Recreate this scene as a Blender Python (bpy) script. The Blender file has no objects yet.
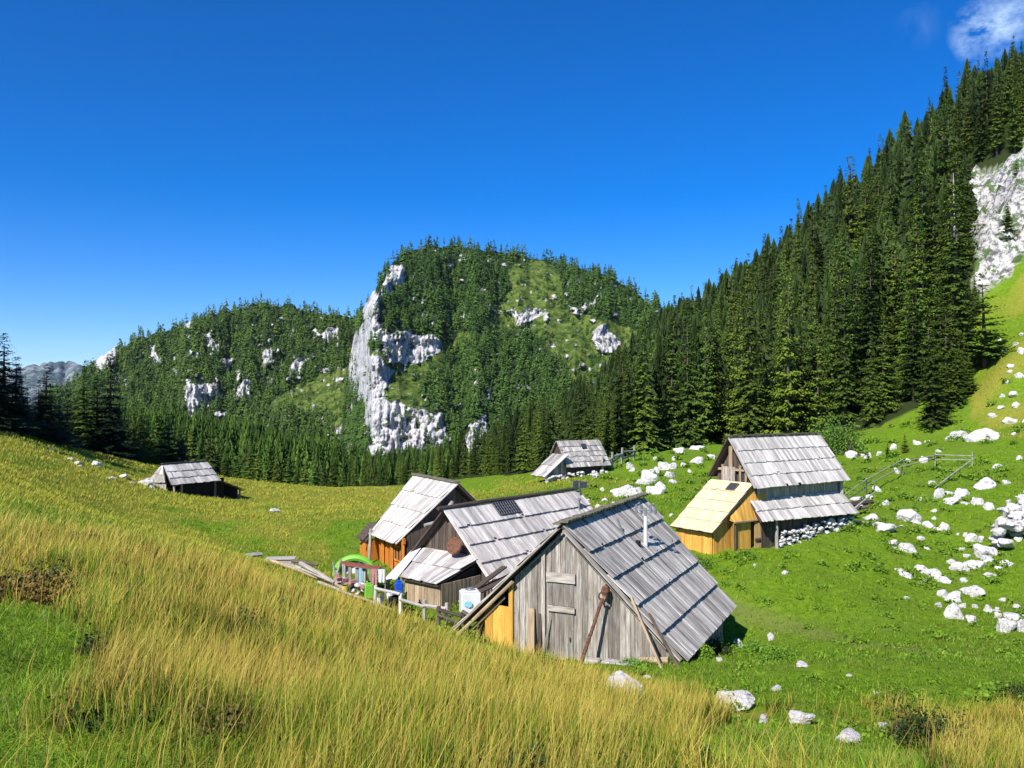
import bpy, math, random
import numpy as np
from mathutils import Vector
R = math.radians
F = 850.0; CX = 512.0; HY = 400.0
scene = bpy.context.scene
col = scene.collection
rng = np.random.default_rng(7)
random.seed(7)

# ---------------------------------------------------------------- noise
def _hash(ix, iy, iz):
    h = (ix.astype(np.int64)*374761393 + iy.astype(np.int64)*668265263 + iz.astype(np.int64)*2147483647 // 3) & 0xffffffff
    h = ((h ^ (h >> 13))*1274126177) & 0xffffffff
    h = ((h ^ (h >> 16))*2246822519) & 0xffffffff
    return ((h ^ (h >> 15)) & 0xffff)/65535.0
def vnoise(x, y, z=0.0):
    x = np.asarray(x, float); y = np.asarray(y, float); z = np.zeros_like(x) + z
    ix, iy, iz = np.floor(x), np.floor(y), np.floor(z)
    fx, fy, fz = x-ix, y-iy, z-iz
    fx = fx*fx*(3-2*fx); fy = fy*fy*(3-2*fy); fz = fz*fz*(3-2*fz)
    r = 0
    for a in (0, 1):
        for b in (0, 1):
            for c in (0, 1):
                r = r + _hash(ix+a, iy+b, iz+c)*(fx if a else 1-fx)*(fy if b else 1-fy)*(fz if c else 1-fz)
    return r*2-1
def fbm(x, y, z=0.0, o=4):
    r = 0; a = 1.0; s = 0
    for k in range(o):
        r = r + a*vnoise(np.asarray(x)*2**k+17.3*k, np.asarray(y)*2**k-9.1*k, np.asarray(z)*2**k+3.7*k); s += a; a *= .5
    return r/s
def sstep(a, b, x):
    t = np.clip((x-a)/(b-a), 0, 1); return t*t*(3-2*t)
def inpoly(px, py, poly):
    px = np.asarray(px, float); py = np.asarray(py, float)
    c = np.zeros(np.broadcast(px, py).shape, bool); n = len(poly)
    for i in range(n):
        x0, y0 = poly[i]; x1, y1 = poly[(i+1) % n]
        if y0 == y1: continue
        m = ((y0 > py) != (y1 > py)) & (px < (x1-x0)*(py-y0)/(y1-y0)+x0)
        c ^= m
    return c

# ---------------------------------------------------------------- camera numbers
def P(px, py, Y): return np.array([(px-CX)/F*Y, Y, -(py-HY)/F*Y])

# ---------------------------------------------------------------- meshes
def finish(name, me, mat, parent=None):
    o = bpy.data.objects.new(name, me); col.objects.link(o)
    if mat:
        for m in (mat if isinstance(mat, (list, tuple)) else [mat]): me.materials.append(m)
    if parent: o.parent = parent
    return o
def np_mesh(name, verts, faces, colr=None, smooth=False, attrs=None):
    """faces: (n,3) or (n,4) int array"""
    me = bpy.data.meshes.new(name)
    verts = np.asarray(verts, np.float32); faces = np.asarray(faces, np.int32)
    n, k = faces.shape
    me.vertices.add(len(verts)); me.vertices.foreach_set('co', verts.ravel())
    me.loops.add(n*k); me.loops.foreach_set('vertex_index', faces.ravel())
    me.polygons.add(n); me.polygons.foreach_set('loop_start', np.arange(n, dtype=np.int32)*k)
    me.polygons.foreach_set('loop_total', np.full(n, k, np.int32))
    if smooth: me.polygons.foreach_set('use_smooth', np.ones(n, bool))
    me.update(calc_edges=True)
    if colr is not None:
        colr = np.asarray(colr, np.float32)
        if colr.shape[1] == 3: colr = np.concatenate([colr, np.ones((len(colr), 1), np.float32)], 1)
        a = me.attributes.new('Col', 'FLOAT_COLOR', 'POINT'); a.data.foreach_set('color', colr.ravel())
    for kx, v in (attrs or {}).items():
        a = me.attributes.new(kx, 'FLOAT', 'POINT'); a.data.foreach_set('value', np.asarray(v, np.float32).ravel())
    return me
def tag(o, label=None, cat=None, group=None, kind=None):
    for k, v in (('label', label), ('category', cat), ('group', group), ('kind', kind)):
        if v: o[k] = v
    return o
def empty(name, loc, label, cat, group=None):
    o = bpy.data.objects.new(name, None); col.objects.link(o); o.location = loc; o.empty_display_size = .2
    return tag(o, label, cat, group)

class MB:
    """collects boxes, tubes and polygons with a grain vector (u, v, tone)"""
    def __init__(s): s.v = []; s.f = []; s.g = []; s.rnd = random.Random(len(meshes_made)); meshes_made.append(1)
    def hexa(s, p, tone=None, gv=None):
        """p: 8 points, index = i + 2*j + 4*k; grain runs along the longest axis"""
        p = [np.asarray(q, float) for q in p]; b = len(s.v)
        L = [np.linalg.norm(p[1]-p[0]), np.linalg.norm(p[2]-p[0]), np.linalg.norm(p[4]-p[0])]
        ax = int(np.argmax(L)) if gv is None else gv
        t = s.rnd.random() if tone is None else tone
        ou = s.rnd.random()*50; ov = s.rnd.random()*50
        for n in range(8):
            c = (n & 1, (n >> 1) & 1, (n >> 2) & 1)
            u = sum(L[a]*c[a] for a in range(3) if a != ax)
            s.v.append(p[n]); s.g.append((u+ou, L[ax]*c[ax]+ov, t))
        for q in ((0, 2, 3, 1), (4, 5, 7, 6), (0, 1, 5, 4), (2, 6, 7, 3), (0, 4, 6, 2), (1, 3, 7, 5)):
            s.f.append([b+k for k in q])
    def box(s, o, a, b, c, tone=None, gv=None):
        """corner o and three edge vectors"""
        o, a, b, c = (np.asarray(q, float) for q in (o, a, b, c))
        s.hexa([o+(n & 1)*a+((n >> 1) & 1)*b+((n >> 2) & 1)*c for n in range(8)], tone, gv)
    def cbox(s, c, sx, sy, sz, ang=0, tone=None):
        """upright box on its base centre c"""
        ca, sa = math.cos(ang), math.sin(ang)
        e = np.array([ca, sa, 0]); f = np.array([-sa, ca, 0])
        s.box(np.asarray(c, float)-e*sx/2-f*sy/2, e*sx, f*sy, (0, 0, sz), tone)
    def beam(s, p, q, w=.12, h=.12, tone=None, up=(0, 0, 1)):
        p, q = np.asarray(p, float), np.asarray(q, float)
        d = q-p; n = np.cross(d, up); ln = np.linalg.norm(n)
        n = n/ln if ln > 1e-6 else np.array([1., 0, 0]); u = np.cross(n, d); u /= np.linalg.norm(u)
        s.box(p-n*w/2-u*h/2, d, n*w, u*h, tone, 0)
    def tube(s, pts, rad, n=8, tone=None, cap=True):
        pts = [np.asarray(q, float) for q in pts]
        if not hasattr(rad, '__len__'): rad = [rad]*len(pts)
        t = s.rnd.random() if tone is None else tone
        b = len(s.v); ou = s.rnd.random()*50; ln = 0
        for i, p in enumerate(pts):
            d = pts[min(i+1, len(pts)-1)]-pts[max(i-1, 0)]; d /= np.linalg.norm(d)+1e-9
            a = np.cross(d, (0, 0, 1.)) if abs(d[2]) < .9 else np.cross(d, (1., 0, 0)); a /= np.linalg.norm(a); c = np.cross(d, a)
            if i: ln += np.linalg.norm(pts[i]-pts[i-1])
            for k in range(n):
                th = 2*math.pi*k/n
                s.v.append(p+rad[i]*(math.cos(th)*a+math.sin(th)*c)); s.g.append((ou+abs(th-math.pi)*rad[i], ln+ou, t))
        for i in range(len(pts)-1):
            for k in range(n):
                s.f.append([b+i*n+k, b+i*n+(k+1) % n, b+(i+1)*n+(k+1) % n, b+(i+1)*n+k])
        if cap:
            s.f.append([b+k for k in range(n)][::-1]); s.f.append([b+(len(pts)-1)*n+k for k in range(n)])
    def lathe(s, base, prof, n=20, tone=.5):
        base = np.asarray(base, float)
        s.tube([base+np.array([0, 0, z]) for r, z in prof], [r for r, z in prof], n, tone)
    def prism(s, poly, off, tone=.5):
        """polygon of 3d points extruded by off"""
        n = len(poly); b = len(s.v); off = np.asarray(off, float)
        for q in poly: s.v.append(np.asarray(q, float)); s.g.append((q[0]+q[1], q[2], tone))
        for q in poly: s.v.append(np.asarray(q, float)+off); s.g.append((q[0]+q[1], q[2], tone))
        s.f.append([b+k for k in range(n)][::-1]); s.f.append([b+n+k for k in range(n)])
        for k in range(n): s.f.append([b+k, b+(k+1) % n, b+n+(k+1) % n, b+n+k])
    def build(s, name, mat, parent=None, bevel=0, smooth=False, label=None):
        off = np.array(parent.matrix_world.translation if False else (ROOT(parent))) if parent else np.zeros(3)
        me = bpy.data.meshes.new(name)
        me.from_pydata([tuple(np.asarray(q)-off) for q in s.v], [], s.f)
        a = me.attributes.new('grain', 'FLOAT_VECTOR', 'POINT'); a.data.foreach_set('vector', np.array(s.g, np.float32).ravel())
        if smooth: me.polygons.foreach_set('use_smooth', np.ones(len(me.polygons), bool))
        me.update()
        o = finish(name, me, mat, parent)
        if bevel:
            m = o.modifiers.new('bevel', 'BEVEL'); m.width = bevel; m.segments = 1; m.limit_method = 'ANGLE'
        if label: o['label'] = label
        return o
meshes_made = []
def ROOT(o):
    t = np.zeros(3)
    while o is not None:
        t += np.array(o.location); o = o.parent
    return t

# ---------------------------------------------------------------- materials
def new_mat(name):
    m = bpy.data.materials.new(name); m.use_nodes = True
    nt = m.node_tree; b = nt.nodes['Principled BSDF']; b.inputs['Roughness'].default_value = .85
    b.inputs['Specular IOR Level'].default_value = .25
    return m, nt, b
class NT:
    def __init__(s, nt): s.nt = nt
    def n(s, t, **kw):
        x = s.nt.nodes.new(t)
        for k, v in kw.items():
            if k.startswith('i_'): x.inputs[int(k[2:]) if k[2:].isdigit() else k[2:].replace('_', ' ')].default_value = v
            else: setattr(x, k, v)
        return x
    def l(s, a, b): s.nt.links.new(a, b)
    def noise(s, vec, scale, detail=4, rough=.6, dist=0):
        x = s.n('ShaderNodeTexNoise'); x.inputs['Scale'].default_value = scale; x.inputs['Detail'].default_value = detail
        x.inputs['Roughness'].default_value = rough; x.inputs['Distortion'].default_value = dist
        if vec is not None: s.l(vec, x.inputs['Vector'])
        return x.outputs['Fac']
    def ramp(s, fac, stops):
        x = s.n('ShaderNodeValToRGB'); e = x.color_ramp.elements
        while len(e) < len(stops): e.new(.5)
        for i, (p, c) in enumerate(stops):
            e[i].position = p; e[i].color = (*c, 1) if hasattr(c, '__len__') else (c, c, c, 1)
        s.l(fac, x.inputs[0]); return x.outputs[0]
    def mix(s, a, b, fac, mode='MIX'):
        x = s.n('ShaderNodeMix', data_type='RGBA', blend_type=mode)
        for i, v in ((0, fac), (6, a), (7, b)):
            if hasattr(v, 'default_value') or hasattr(v, 'is_linked'): s.l(v, x.inputs[i])
            else: x.inputs[i].default_value = (*v, 1) if hasattr(v, '__len__') else v
        return x.outputs[2]
    def math(s, op, a, b=0.0):
        x = s.n('ShaderNodeMath', operation=op)
        for i, v in ((0, a), (1, b)):
            if isinstance(v, (int, float)): x.inputs[i].default_value = v
            else: s.l(v, x.inputs[i])
        return x.outputs[0]
    def attr(s, name, out='Vector'):
        x = s.n('ShaderNodeAttribute'); x.attribute_name = name; return x.outputs[out]
    def mapv(s, vec, sc, loc=(0, 0, 0)):
        x = s.n('ShaderNodeMapping'); x.inputs['Scale'].default_value = sc; x.inputs['Location'].default_value = loc; s.l(vec, x.inputs['Vector']); return x.outputs[0]
    def bump(s, h, st, dist, bsdf):
        x = s.n('ShaderNodeBump'); x.inputs['Strength'].default_value = st; x.inputs['Distance'].default_value = dist
        s.l(h, x.inputs['Height']); s.l(x.outputs[0], bsdf.inputs['Normal'])

def wood(name, lo, hi, stain=None, stain_amt=.4, rough=.85, tone=.5):
    m, nt, b = new_mat(name); N = NT(nt)
    g = N.attr('grain')
    n1 = N.noise(N.mapv(g, (26, 1.3, 7)), 1.0, 5, .65)
    n2 = N.noise(N.mapv(g, (3.5, .9, 0)), 1.0, 4, .6)
    c = N.mix(lo, hi, N.ramp(n1, [(.3, 0.), (.62, 1.)]))
    if stain: c = N.mix(c, stain, N.math('MULTIPLY', N.ramp(n2, [(.42, 0.), (.66, 1.)]), stain_amt))
    sp = N.n('ShaderNodeSeparateXYZ'); N.l(g, sp.inputs[0])
    t = N.ramp(sp.outputs[2], [(0, 1-tone), (1, 1+tone*.35)])
    c = N.mix(c, t, 1.0, 'MULTIPLY')
    # knots
    w = N.n('ShaderNodeTexVoronoi'); w.inputs['Scale'].default_value = 1; N.l(N.mapv(g, (6, 2.2, 3)), w.inputs['Vector'])
    c = N.mix(c, lo, N.ramp(w.outputs['Distance'], [(.06, .6), (.13, 0.)]))
    N.l(c, b.inputs['Base Color']); b.inputs['Roughness'].default_value = rough
    N.bump(n1, .5, .01, b)
    return m
def plain(name, c, rough=.6, var=.15, scale=8, metal=0):
    m, nt, b = new_mat(name); N = NT(nt)
    tc = N.n('ShaderNodeTexCoord').outputs['Object']
    n = N.noise(tc, scale, 4, .6)
    d = tuple(x*(1-var*2) for x in c)
    N.l(N.mix(d, c, N.ramp(n, [(.3, 0.), (.6, 1.)])), b.inputs['Base Color'])
    b.inputs['Roughness'].default_value = rough; b.inputs['Metallic'].default_value = metal
    N.bump(n, .15, .01, b)
    return m
# ---------------------------------------------------------------- valley floor and right-hand slope: thin-plate spline through surveyed points
CP = [  # px, py, distance
 (512,768,5.2),(0,768,5),(1024,768,9),(250,700,8),(760,768,7.5),(512,700,11),
 (0,525,20),(150,545,20),(300,596,20),(400,619,21.5),(500,653,23),(560,674,25),(0,640,8.5),(120,640,9.5),
 (0,508,31),(0,470,46),(0,437,62),(0,425,85),(150,535,34),(150,500,62),(120,462,86),(60,448,72),
 (280,565,38),(300,520,60),(300,492,88),(200,500,71),(350,493,92),(230,478,100),
 (360,587,43),(400,582,46),(430,608,36),(470,612,35.5),(400,612,35),(520,657,30),(600,662,29),(690,662,28.2),(740,640,35.5),
 (625,690,21),(735,708,18.5),(853,742,14.5),(800,720,17.5),(764,720,17.5),(885,728,17),(940,745,15),(1024,720,16),
 (840,660,26),(1000,650,29),(700,600,40),(800,600,38),(715,554,43.8),(680,549,46),(770,549,45.5),(848,523,50),
 (930,600,40),(1024,600,40),(1024,560,45),(960,560,48),(910,510,56),(1024,520,52),(960,480,64),(1024,470,68),(900,455,80),(960,440,82),
 (1024,420,88),(860,462,84),(1010,350,98),(1024,290,110),(985,300,112),(980,380,100),(970,240,124),(1010,190,134),
 (640,500,62),(600,505,58),(560,480,73),(600,472,76),(540,480,75),(470,498,75),(640,455,92),(720,450,88),(660,480,72),(700,460,80),(780,440,93),
 (500,490,84),(400,498,88),
]
W3 = [(x, y, z) for x, y, z in [   # surveyed points outside the view or hidden, world metres
 (114,190,67),(100,220,55),(90,260,34),(72,320,18),(60,400,8),(150,190,85),(140,260,62),(130,340,42),(170,300,80),(95,150,40),(75,110,20),(60,80,6),(50,60,0),
 (45,30,-4),(40,10,-3),(-40,10,2),(-35,30,0),(-60,60,2),(-70,90,2),(-60,-5,3),(0,-10,.3),(30,-10,-.5),(0,0,-1.7),(-10,3,-1.3),
 (-20,120,-13),(0,140,-14),(30,140,-9),(30,200,-11),(0,260,-20),(-60,140,-14),(-60,240,-22),(60,200,8),(50,260,4),(-20,400,-26),(-120,400,-26),(55,130,2),(70,140,14),(40,110,-5),(-3,110,-9.5),(-25,48,-6.2),
 (3,45,-9.3),(-3,46,-9.5),(5,37,-9.6)]]
pts = np.array([P(*c) for c in CP]+[np.array(w, float) for w in W3])
def _warp(x, y): # equalise scale so that far points do not swamp the near ones
    r = np.log((np.asarray(y, float)+30)/30.0)*30; return np.asarray(x, float)/(np.asarray(y, float)+30)*30, r
def _phi(d2): return .5*d2*np.log(d2+1e-9)
_wx, _wy = _warp(pts[:, 0], pts[:, 1]); _n = len(pts)
_K = _phi((_wx[:, None]-_wx)**2+(_wy[:, None]-_wy)**2)+np.eye(_n)*.6
_Pm = np.stack([np.ones(_n), _wx, _wy], 1)
_sc = 1.0
_A = np.block([[_K, _Pm], [_Pm.T, np.zeros((3, 3))]])
_S = np.linalg.solve(_A, np.concatenate([pts[:, 2]/(pts[:, 1]+30)*30, np.zeros(3)]))
def H0(x, y):
    x = np.asarray(x, float); y = np.asarray(y, float); sh = np.broadcast(x, y).shape
    x = np.broadcast_to(x, sh).ravel(); y = np.broadcast_to(y, sh).ravel()
    yy = np.maximum(y, -22)
    wx, wy = _warp(x, yy); out = np.empty(len(x))
    for i in range(0, len(x), 20000):
        s = slice(i, i+20000)
        out[s] = _phi((wx[s, None]-_wx)**2+(wy[s, None]-_wy)**2) @ _S[:_n]+_S[_n]+_S[_n+1]*wx[s]+_S[_n+2]*wy[s]
    out = out*(yy+30)/30
    far = sstep(330, 520, y)
    out = out*(1-far)+(-40)*far
    return np.clip(out, -60, 140).reshape(sh)
def lumps(x, y):
    near = 1-sstep(110, 160, np.asarray(y, float))
    return (.22*fbm(np.asarray(x)/3.1, np.asarray(y)/3.1, 2., 3)+.09*fbm(np.asarray(x)/.7, np.asarray(y)/.7, 5., 2))*near
def rockzone(px, py, y):
    """limestone face on the right-hand slope"""
    w = fbm(px/14., py/14., 1.)*9
    return inpoly(px+w, py+w*.6, [(958,210),(975,170),(1010,160),(1030,140),(1090,120),(1100,230),(1040,240),(1012,262),(990,296),(976,292),(972,250)]) & (y > 95) & (y < 200)
def H(x, y):
    x = np.asarray(x, float); y = np.asarray(y, float)
    return H0(x, y)+lumps(x, y)
def ground(px, py, y0=3.0, y1=300.0):
    """first point of the ground seen at a pixel of the survey frame"""
    ys = np.exp(np.linspace(math.log(y0), math.log(y1), 900))
    z = -(py-HY)/F*ys; h = H((px-CX)/F*ys, ys)
    k = np.argmax(z <= h) if (z <= h).any() else len(ys)-1
    return np.array([(px-CX)/F*ys[k], ys[k], h[k]])
def goldmask(px, py, x, y):
    """0 short green turf .. 1 tall dry grass, from world position"""
    n = fbm(x/4., y/4., 9., 3); n2 = fbm(x/1.6, y/1.6, 4., 2)
    crest = n*10+n2*5+np.interp(px, [-200,0,150,300,400,520,600,760,850,900,960,1200], [525,524,542,592,615,656,680,696,715,728,722,715])
    fore = sstep(-6, 8, py-crest)*(y < 27)
    # green pockets
    hole = inpoly(px+n*30, py+n*12, [(-60,604),(50,606),(110,650),(70,700),(-60,740)]) | inpoly(px+n*25, py+n*10, [(700,735),(800,705),(900,740),(930,790),(690,790)])
    fore = np.where(hole, fore*.12, fore)
    fore = np.where(px > 600, fore*np.clip(.85-(px-600)/900.+n*1.2+n2*.8, 0, 1), fore)
    fore = fore*np.clip(.92+n*1.0+n2*.9, .12, 1)
    fore = np.maximum(fore, inpoly(px+n*20, py+n*8, [(850,700),(905,706),(960,722),(1100,700),(1100,800),(940,800),(925,740)])*np.clip(.85+n, 0, 1)*(y < 27))
    mid = inpoly(px, py, [(-300,455),(60,468),(240,474),(420,488),(410,520),(250,520),(120,500),(-300,520)])*(y > 27)*np.clip(1.0+n*1.2, 0, 1)
    kn = inpoly(px, py, [(440,500),(500,478),(560,474),(640,480),(600,520),(440,520)])*(y > 30)*np.clip(.5+n, 0, 1)*.8
    lefts = ((px < 330) & (y > 27))*np.clip(.62+n*1.3, 0, .9)
    scat = np.clip(n-.35, 0, .5)*.6*(y > 27)
    up = inpoly(px, py, [(975,310),(1024,270),(1200,200),(1200,420),(1000,440),(970,420)])*np.clip(.4+n, 0, .8)
    return np.clip(np.maximum.reduce([fore, mid, kn, lefts, scat, up]), 0, 1)
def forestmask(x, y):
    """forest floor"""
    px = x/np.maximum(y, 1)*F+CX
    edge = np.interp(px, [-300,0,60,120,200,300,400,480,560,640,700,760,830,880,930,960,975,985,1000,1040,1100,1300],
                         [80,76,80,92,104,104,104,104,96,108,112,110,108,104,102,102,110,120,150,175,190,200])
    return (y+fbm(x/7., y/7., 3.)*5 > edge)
LX = np.linspace(-1.3, 1.3, 521); LX = np.sign(LX)*np.abs(LX/1.3)**1.35*1.3
ys = [-20.]
while ys[-1] < 9000: ys.append(ys[-1]+max(.16, (ys[-1]+12)*.0085, (ys[-1]-250)*.12))
LY = np.array(ys)
UU, YY = np.meshgrid(LX, LY); XX = UU*(YY+32)
ZZ = H(XX, YY)
PX = XX/np.maximum(YY, .5)*F+CX; PY = HY-ZZ/np.maximum(YY, .5)*F
rk = rockzone(PX, PY, YY)
ZZ = ZZ+rk*(np.abs(fbm(XX/4., ZZ/6., YY/5.))*9+np.abs(fbm(XX/1.8, ZZ/2.5, 3.))*3-2)
gold = goldmask(PX, PY, XX, YY)*(YY > 0)+(YY <= 0)*.6
fo = forestmask(XX, YY) & ~rk
path = np.zeros_like(XX)
for (a, b) in (((1040,664),(900,648)),((900,648),(800,628)),((800,628),(735,610)),((735,610),(690,597))):
    A = ground(*a); B = ground(*b); d = B[:2]-A[:2]; t = np.clip(((XX-A[0])*d[0]+(YY-A[1])*d[1])/(d@d), 0, 1)
    path = np.maximum(path, 1-sstep(.25, 1.1, np.hypot(XX-A[0]-t*d[0], YY-A[1]-t*d[1])))
nr, nc = XX.shape
idx = np.arange(nr*nc).reshape(nr, nc)
fc = np.stack([idx[:-1, :-1], idx[:-1, 1:], idx[1:, 1:], idx[1:, :-1]], -1).reshape(-1, 4)
me = np_mesh('ground', np.stack([XX, YY, ZZ], -1).reshape(-1, 3), fc, smooth=True,
             attrs={'gold': gold, 'rock': rk.astype(float), 'forest': fo.astype(float), 'path': path})
m, nt, b = new_mat('meadow'); N = NT(nt)
tc = N.n('ShaderNodeTexCoord').outputs['Object']
n1 = N.noise(tc, .35, 5, .65); n2 = N.noise(tc, 3.0, 6, .7); n3 = N.noise(tc, 14., 4, .7)
green = N.mix((.075,.16,.008), (.20,.32,.018), N.ramp(n2, [(.3, 0.), (.65, 1.)]))
green = N.mix(green, (.15,.22,.03), N.ramp(n1, [(.45, 0.), (.75, .75)]))
goldc = N.mix((.13,.16,.02), (.36,.34,.05), N.ramp(n3, [(.35, 0.), (.6, 1.)]))
spk = N.noise(tc, 1.15, 7, .75); green = N.mix(green, (.055,.12,.010), N.ramp(spk, [(.56, 0.), (.68, .6)])); green = N.mix(green, (.23,.24,.05), N.ramp(N.noise(tc, 2.1, 6, .8), [(.58, 0.), (.70, .8)]))
c = N.mix(green, goldc, N.ramp(N.math('ADD', N.attr('gold', 'Fac'), N.math('MULTIPLY', N.math('SUBTRACT', n2, .5), .8)), [(.25, 0.), (.75, 1.)]))
c = N.mix(c, (.20,.22,.06), N.math('MULTIPLY', N.attr('path', 'Fac'), .6))
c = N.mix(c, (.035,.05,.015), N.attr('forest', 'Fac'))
rockc = N.mix((.12,.12,.12), (.60,.58,.56), N.ramp(N.noise(tc, .9, 8, .75), [(.42, 0.), (.54, 1.)]))
rockc = N.mix(rockc, (.06,.12,.02), N.ramp(N.noise(tc, .35, 5, .7), [(.52, 0.), (.56, .9)]))
c = N.mix(c, rockc, N.attr('rock', 'Fac'))
N.l(c, b.inputs['Base Color']); b.inputs['Roughness'].default_value = 1; b.inputs['Specular IOR Level'].default_value = .05
N.bump(N.math('ADD', n2, n3), .7, .12, b)
tag(finish('ground', me, m), 'hummocky alpine meadow rising to the wooded slope', 'ground', kind='structure')

# ---------------------------------------------------------------- hills, each a displaced sheet of real depth
def hill(name, label, sky, base_py, D0, k, x0, x1, rocks, grass, sxt, seed, step=1.0, dleft=None, amp=14, noise_s=1.0, kmul=None, rthr=.42, mat=None):
    px = np.arange(x0, x1+.1, step)
    top = np.interp(px, [a for a, _ in sky], [b_ for _, b_ in sky])+sxt+fbm(px/9., px*0, seed)*3+fbm(px/2.5, px*0, seed+4.)*2.5*(px < 405)
    nv = int((base_py-top.min())/step)
    v = np.linspace(0, 1, nv)[:, None]
    PYg = base_py+(top-base_py)*v; PXg = np.broadcast_to(px, PYg.shape).copy()
    w = fbm(PXg/10., PYg/10., seed+1.)*9; w2 = fbm(PXg/10., PYg/10., seed+31.)*9
    rock = np.zeros(PYg.shape, bool); gr = np.zeros(PYg.shape, bool)
    for q in rocks: rock |= inpoly(PXg+w, PYg+w2, q)
    for q in grass: gr |= inpoly(PXg+w, PYg+w2, q)
    sp = fbm(PXg/7., PYg/5., seed+50., 3); rock |= (sp > rthr) & ~gr; rock |= (sp > rthr+.06) & gr
    rs = np.where(rock, .45, 1.0)
    kk = k*rs*np.where(gr, 1.15, 1.0)
    if kmul is not None: kk = kk*kmul(PXg, PYg)
    for _ in range(260):
        kk[:, 1:-1] = (kk[:, :-2]+kk[:, 1:-1]*2+kk[:, 2:])/4; kk[:, 0] = kk[:, 1]; kk[:, -1] = kk[:, -2]
    kk = kk*np.where(rock, .6, 1.0)
    dpy = -np.diff(PYg, axis=0, prepend=PYg[:1])
    D = D0+np.cumsum(kk*dpy, 0)
    for _ in range(12): D[:, 1:-1] = (D[:, :-2]+D[:, 1:-1]*2+D[:, 2:])/4
    if dleft is not None: D = D+dleft(PXg, PYg)
    D = D*(1+(fbm(PXg/(22.*noise_s), PYg/(30.*noise_s), seed+5., 4)*amp+rock*(-np.abs(fbm(PXg/4.5, PYg/14., seed+6., 4))*24+np.abs(fbm(PXg/12., PYg/6., seed+8., 3))*10+fbm(PXg/16., PYg/30., seed+9., 2)*14))/1000.)
    # soft shoulder behind the skyline, then the far side
    D = D+sstep(.93, 1.0, v)*25
    Xg = (PXg-CX)/F*D; Zg = -(PYg-HY)/F*D
    bx, bd, bz = [], [], []
    for i, (dd, dz) in enumerate(((25, 1), (60, -12), (140, -60), (320, -190), (420, -320))):
        bd.append(D[-1]+dd); bx.append((px-CX)/F*(D[-1]+dd*.5)); bz.append(np.maximum(Zg[-1]+dz, -60))
    Xa = np.vstack([Xg]+[q[None] for q in bx]); Ya = np.vstack([D]+[q[None] for q in bd]); Za = np.vstack([Zg]+[q[None] for q in bz])
    z0 = np.zeros((5, len(px)))
    at = {'rock': np.vstack([rock.astype(float), z0]), 'grass': np.vstack([gr.astype(float), z0])}
    n_r, n_c = Xa.shape; ii = np.arange(n_r*n_c).reshape(n_r, n_c)
    f_ = np.stack([ii[:-1, :-1], ii[:-1, 1:], ii[1:, 1:], ii[1:, :-1]], -1).reshape(-1, 4)
    me_ = np_mesh(name, np.stack([Xa, Ya, Za], -1).reshape(-1, 3), f_, smooth=False, attrs=at)
    tag(finish(name, me_, mat or HILLMAT), label, 'mountain', kind='structure')
    return dict(px=PXg, py=PYg, D=D, rock=rock, grass=gr)
m, nt, b = new_mat('hill_rock_and_turf'); N = NT(nt); HILLMAT = m
tc = N.n('ShaderNodeTexCoord').outputs['Object']
nz = N.noise(tc, .035, 8, .7); nf = N.noise(N.mapv(tc, (1, 1, .35)), .22, 6, .75); ng = N.noise(tc, .09, 6, .7)
rockc = N.mix((.24,.24,.25), (.74,.72,.70), N.ramp(nf, [(.36, 0.), (.56, 1.)]))
cr_ = N.noise(N.mapv(tc, (1, 1, .12)), .35, 5, .7); rockc = N.mix(rockc, (.16,.16,.17), N.ramp(cr_, [(.36, .9), (.43, 0.)]))
rockc = N.mix(rockc, (.05,.09,.02), N.ramp(ng, [(.58, 0.), (.62, .8)]))
grc = N.mix((.035,.07,.012), (.155,.205,.04), N.ramp(N.noise(tc, .12, 8, .8), [(.42, 0.), (.58, 1.)]))
grc = N.mix(grc, (.5,.5,.46), N.ramp(nf, [(.60, 0.), (.66, .8)]))
c = N.mix((.022,.045,.014), rockc, N.ramp(nz, [(.60, 0.), (.64, .75)]))
c = N.mix(c, grc, N.attr('grass', 'Fac')); c = N.mix(c, rockc, N.attr('rock', 'Fac'))
N.l(c, b.inputs['Base Color']); b.inputs['Roughness'].default_value = 1; b.inputs['Specular IOR Level'].default_value = .05
N.bump(nf, .8, 3., b)

central = hill('central_mountain', 'flat topped limestone mountain with a white cliff, woods and grassy ledges',
  [(334,470),(338,440),(344,395),(350,350),(357,312),(364,300),(370,288),(380,270),(392,254),(405,244),(430,236),(460,238),(500,243),(540,250),(580,261),(612,268),(632,280),(650,296),(690,306),(740,330),(800,350)],
  486, 500, 1.25, 334, 800,
  [[(390,264),(402,262),(404,288),(391,297),(379,302),(375,318),(385,330),(376,345),(372,352),(392,372),(384,395),(372,402),(356,392),(348,380),(347,350),(352,335),(363,320),(358,300),(368,286),(379,294),(386,280)],
   [(362,392),(400,402),(440,410),(449,440),(440,452),(398,460),(372,456),(366,430)],
   [(376,338),(400,330),(438,338),(446,350),(420,362),(392,360)],
   [(468,424),(486,410),(486,440),(478,464),(464,462)],
   [(590,330),(606,324),(622,345),(612,352),(596,348)],[(510,312),(540,308),(545,318),(515,322)],[(572,305),(600,298),(600,306),(575,312)]],
  [[(510,262),(535,258),(562,270),(562,300),(600,320),(640,332),(652,360),(600,380),(575,398),(560,360),(520,330),(480,330),(505,300)],
   [(372,352),(440,345),(470,330),(500,336),(452,350),(440,372),(420,385),(425,412),(372,400)],
   [(590,372),(630,366),(625,392),(590,394)]],
  9, 3.0, step=1.0, dleft=lambda x, y: np.clip(372-x, 0, 60)*5.0+np.clip(430-y, 0, 300)*.0)
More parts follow.
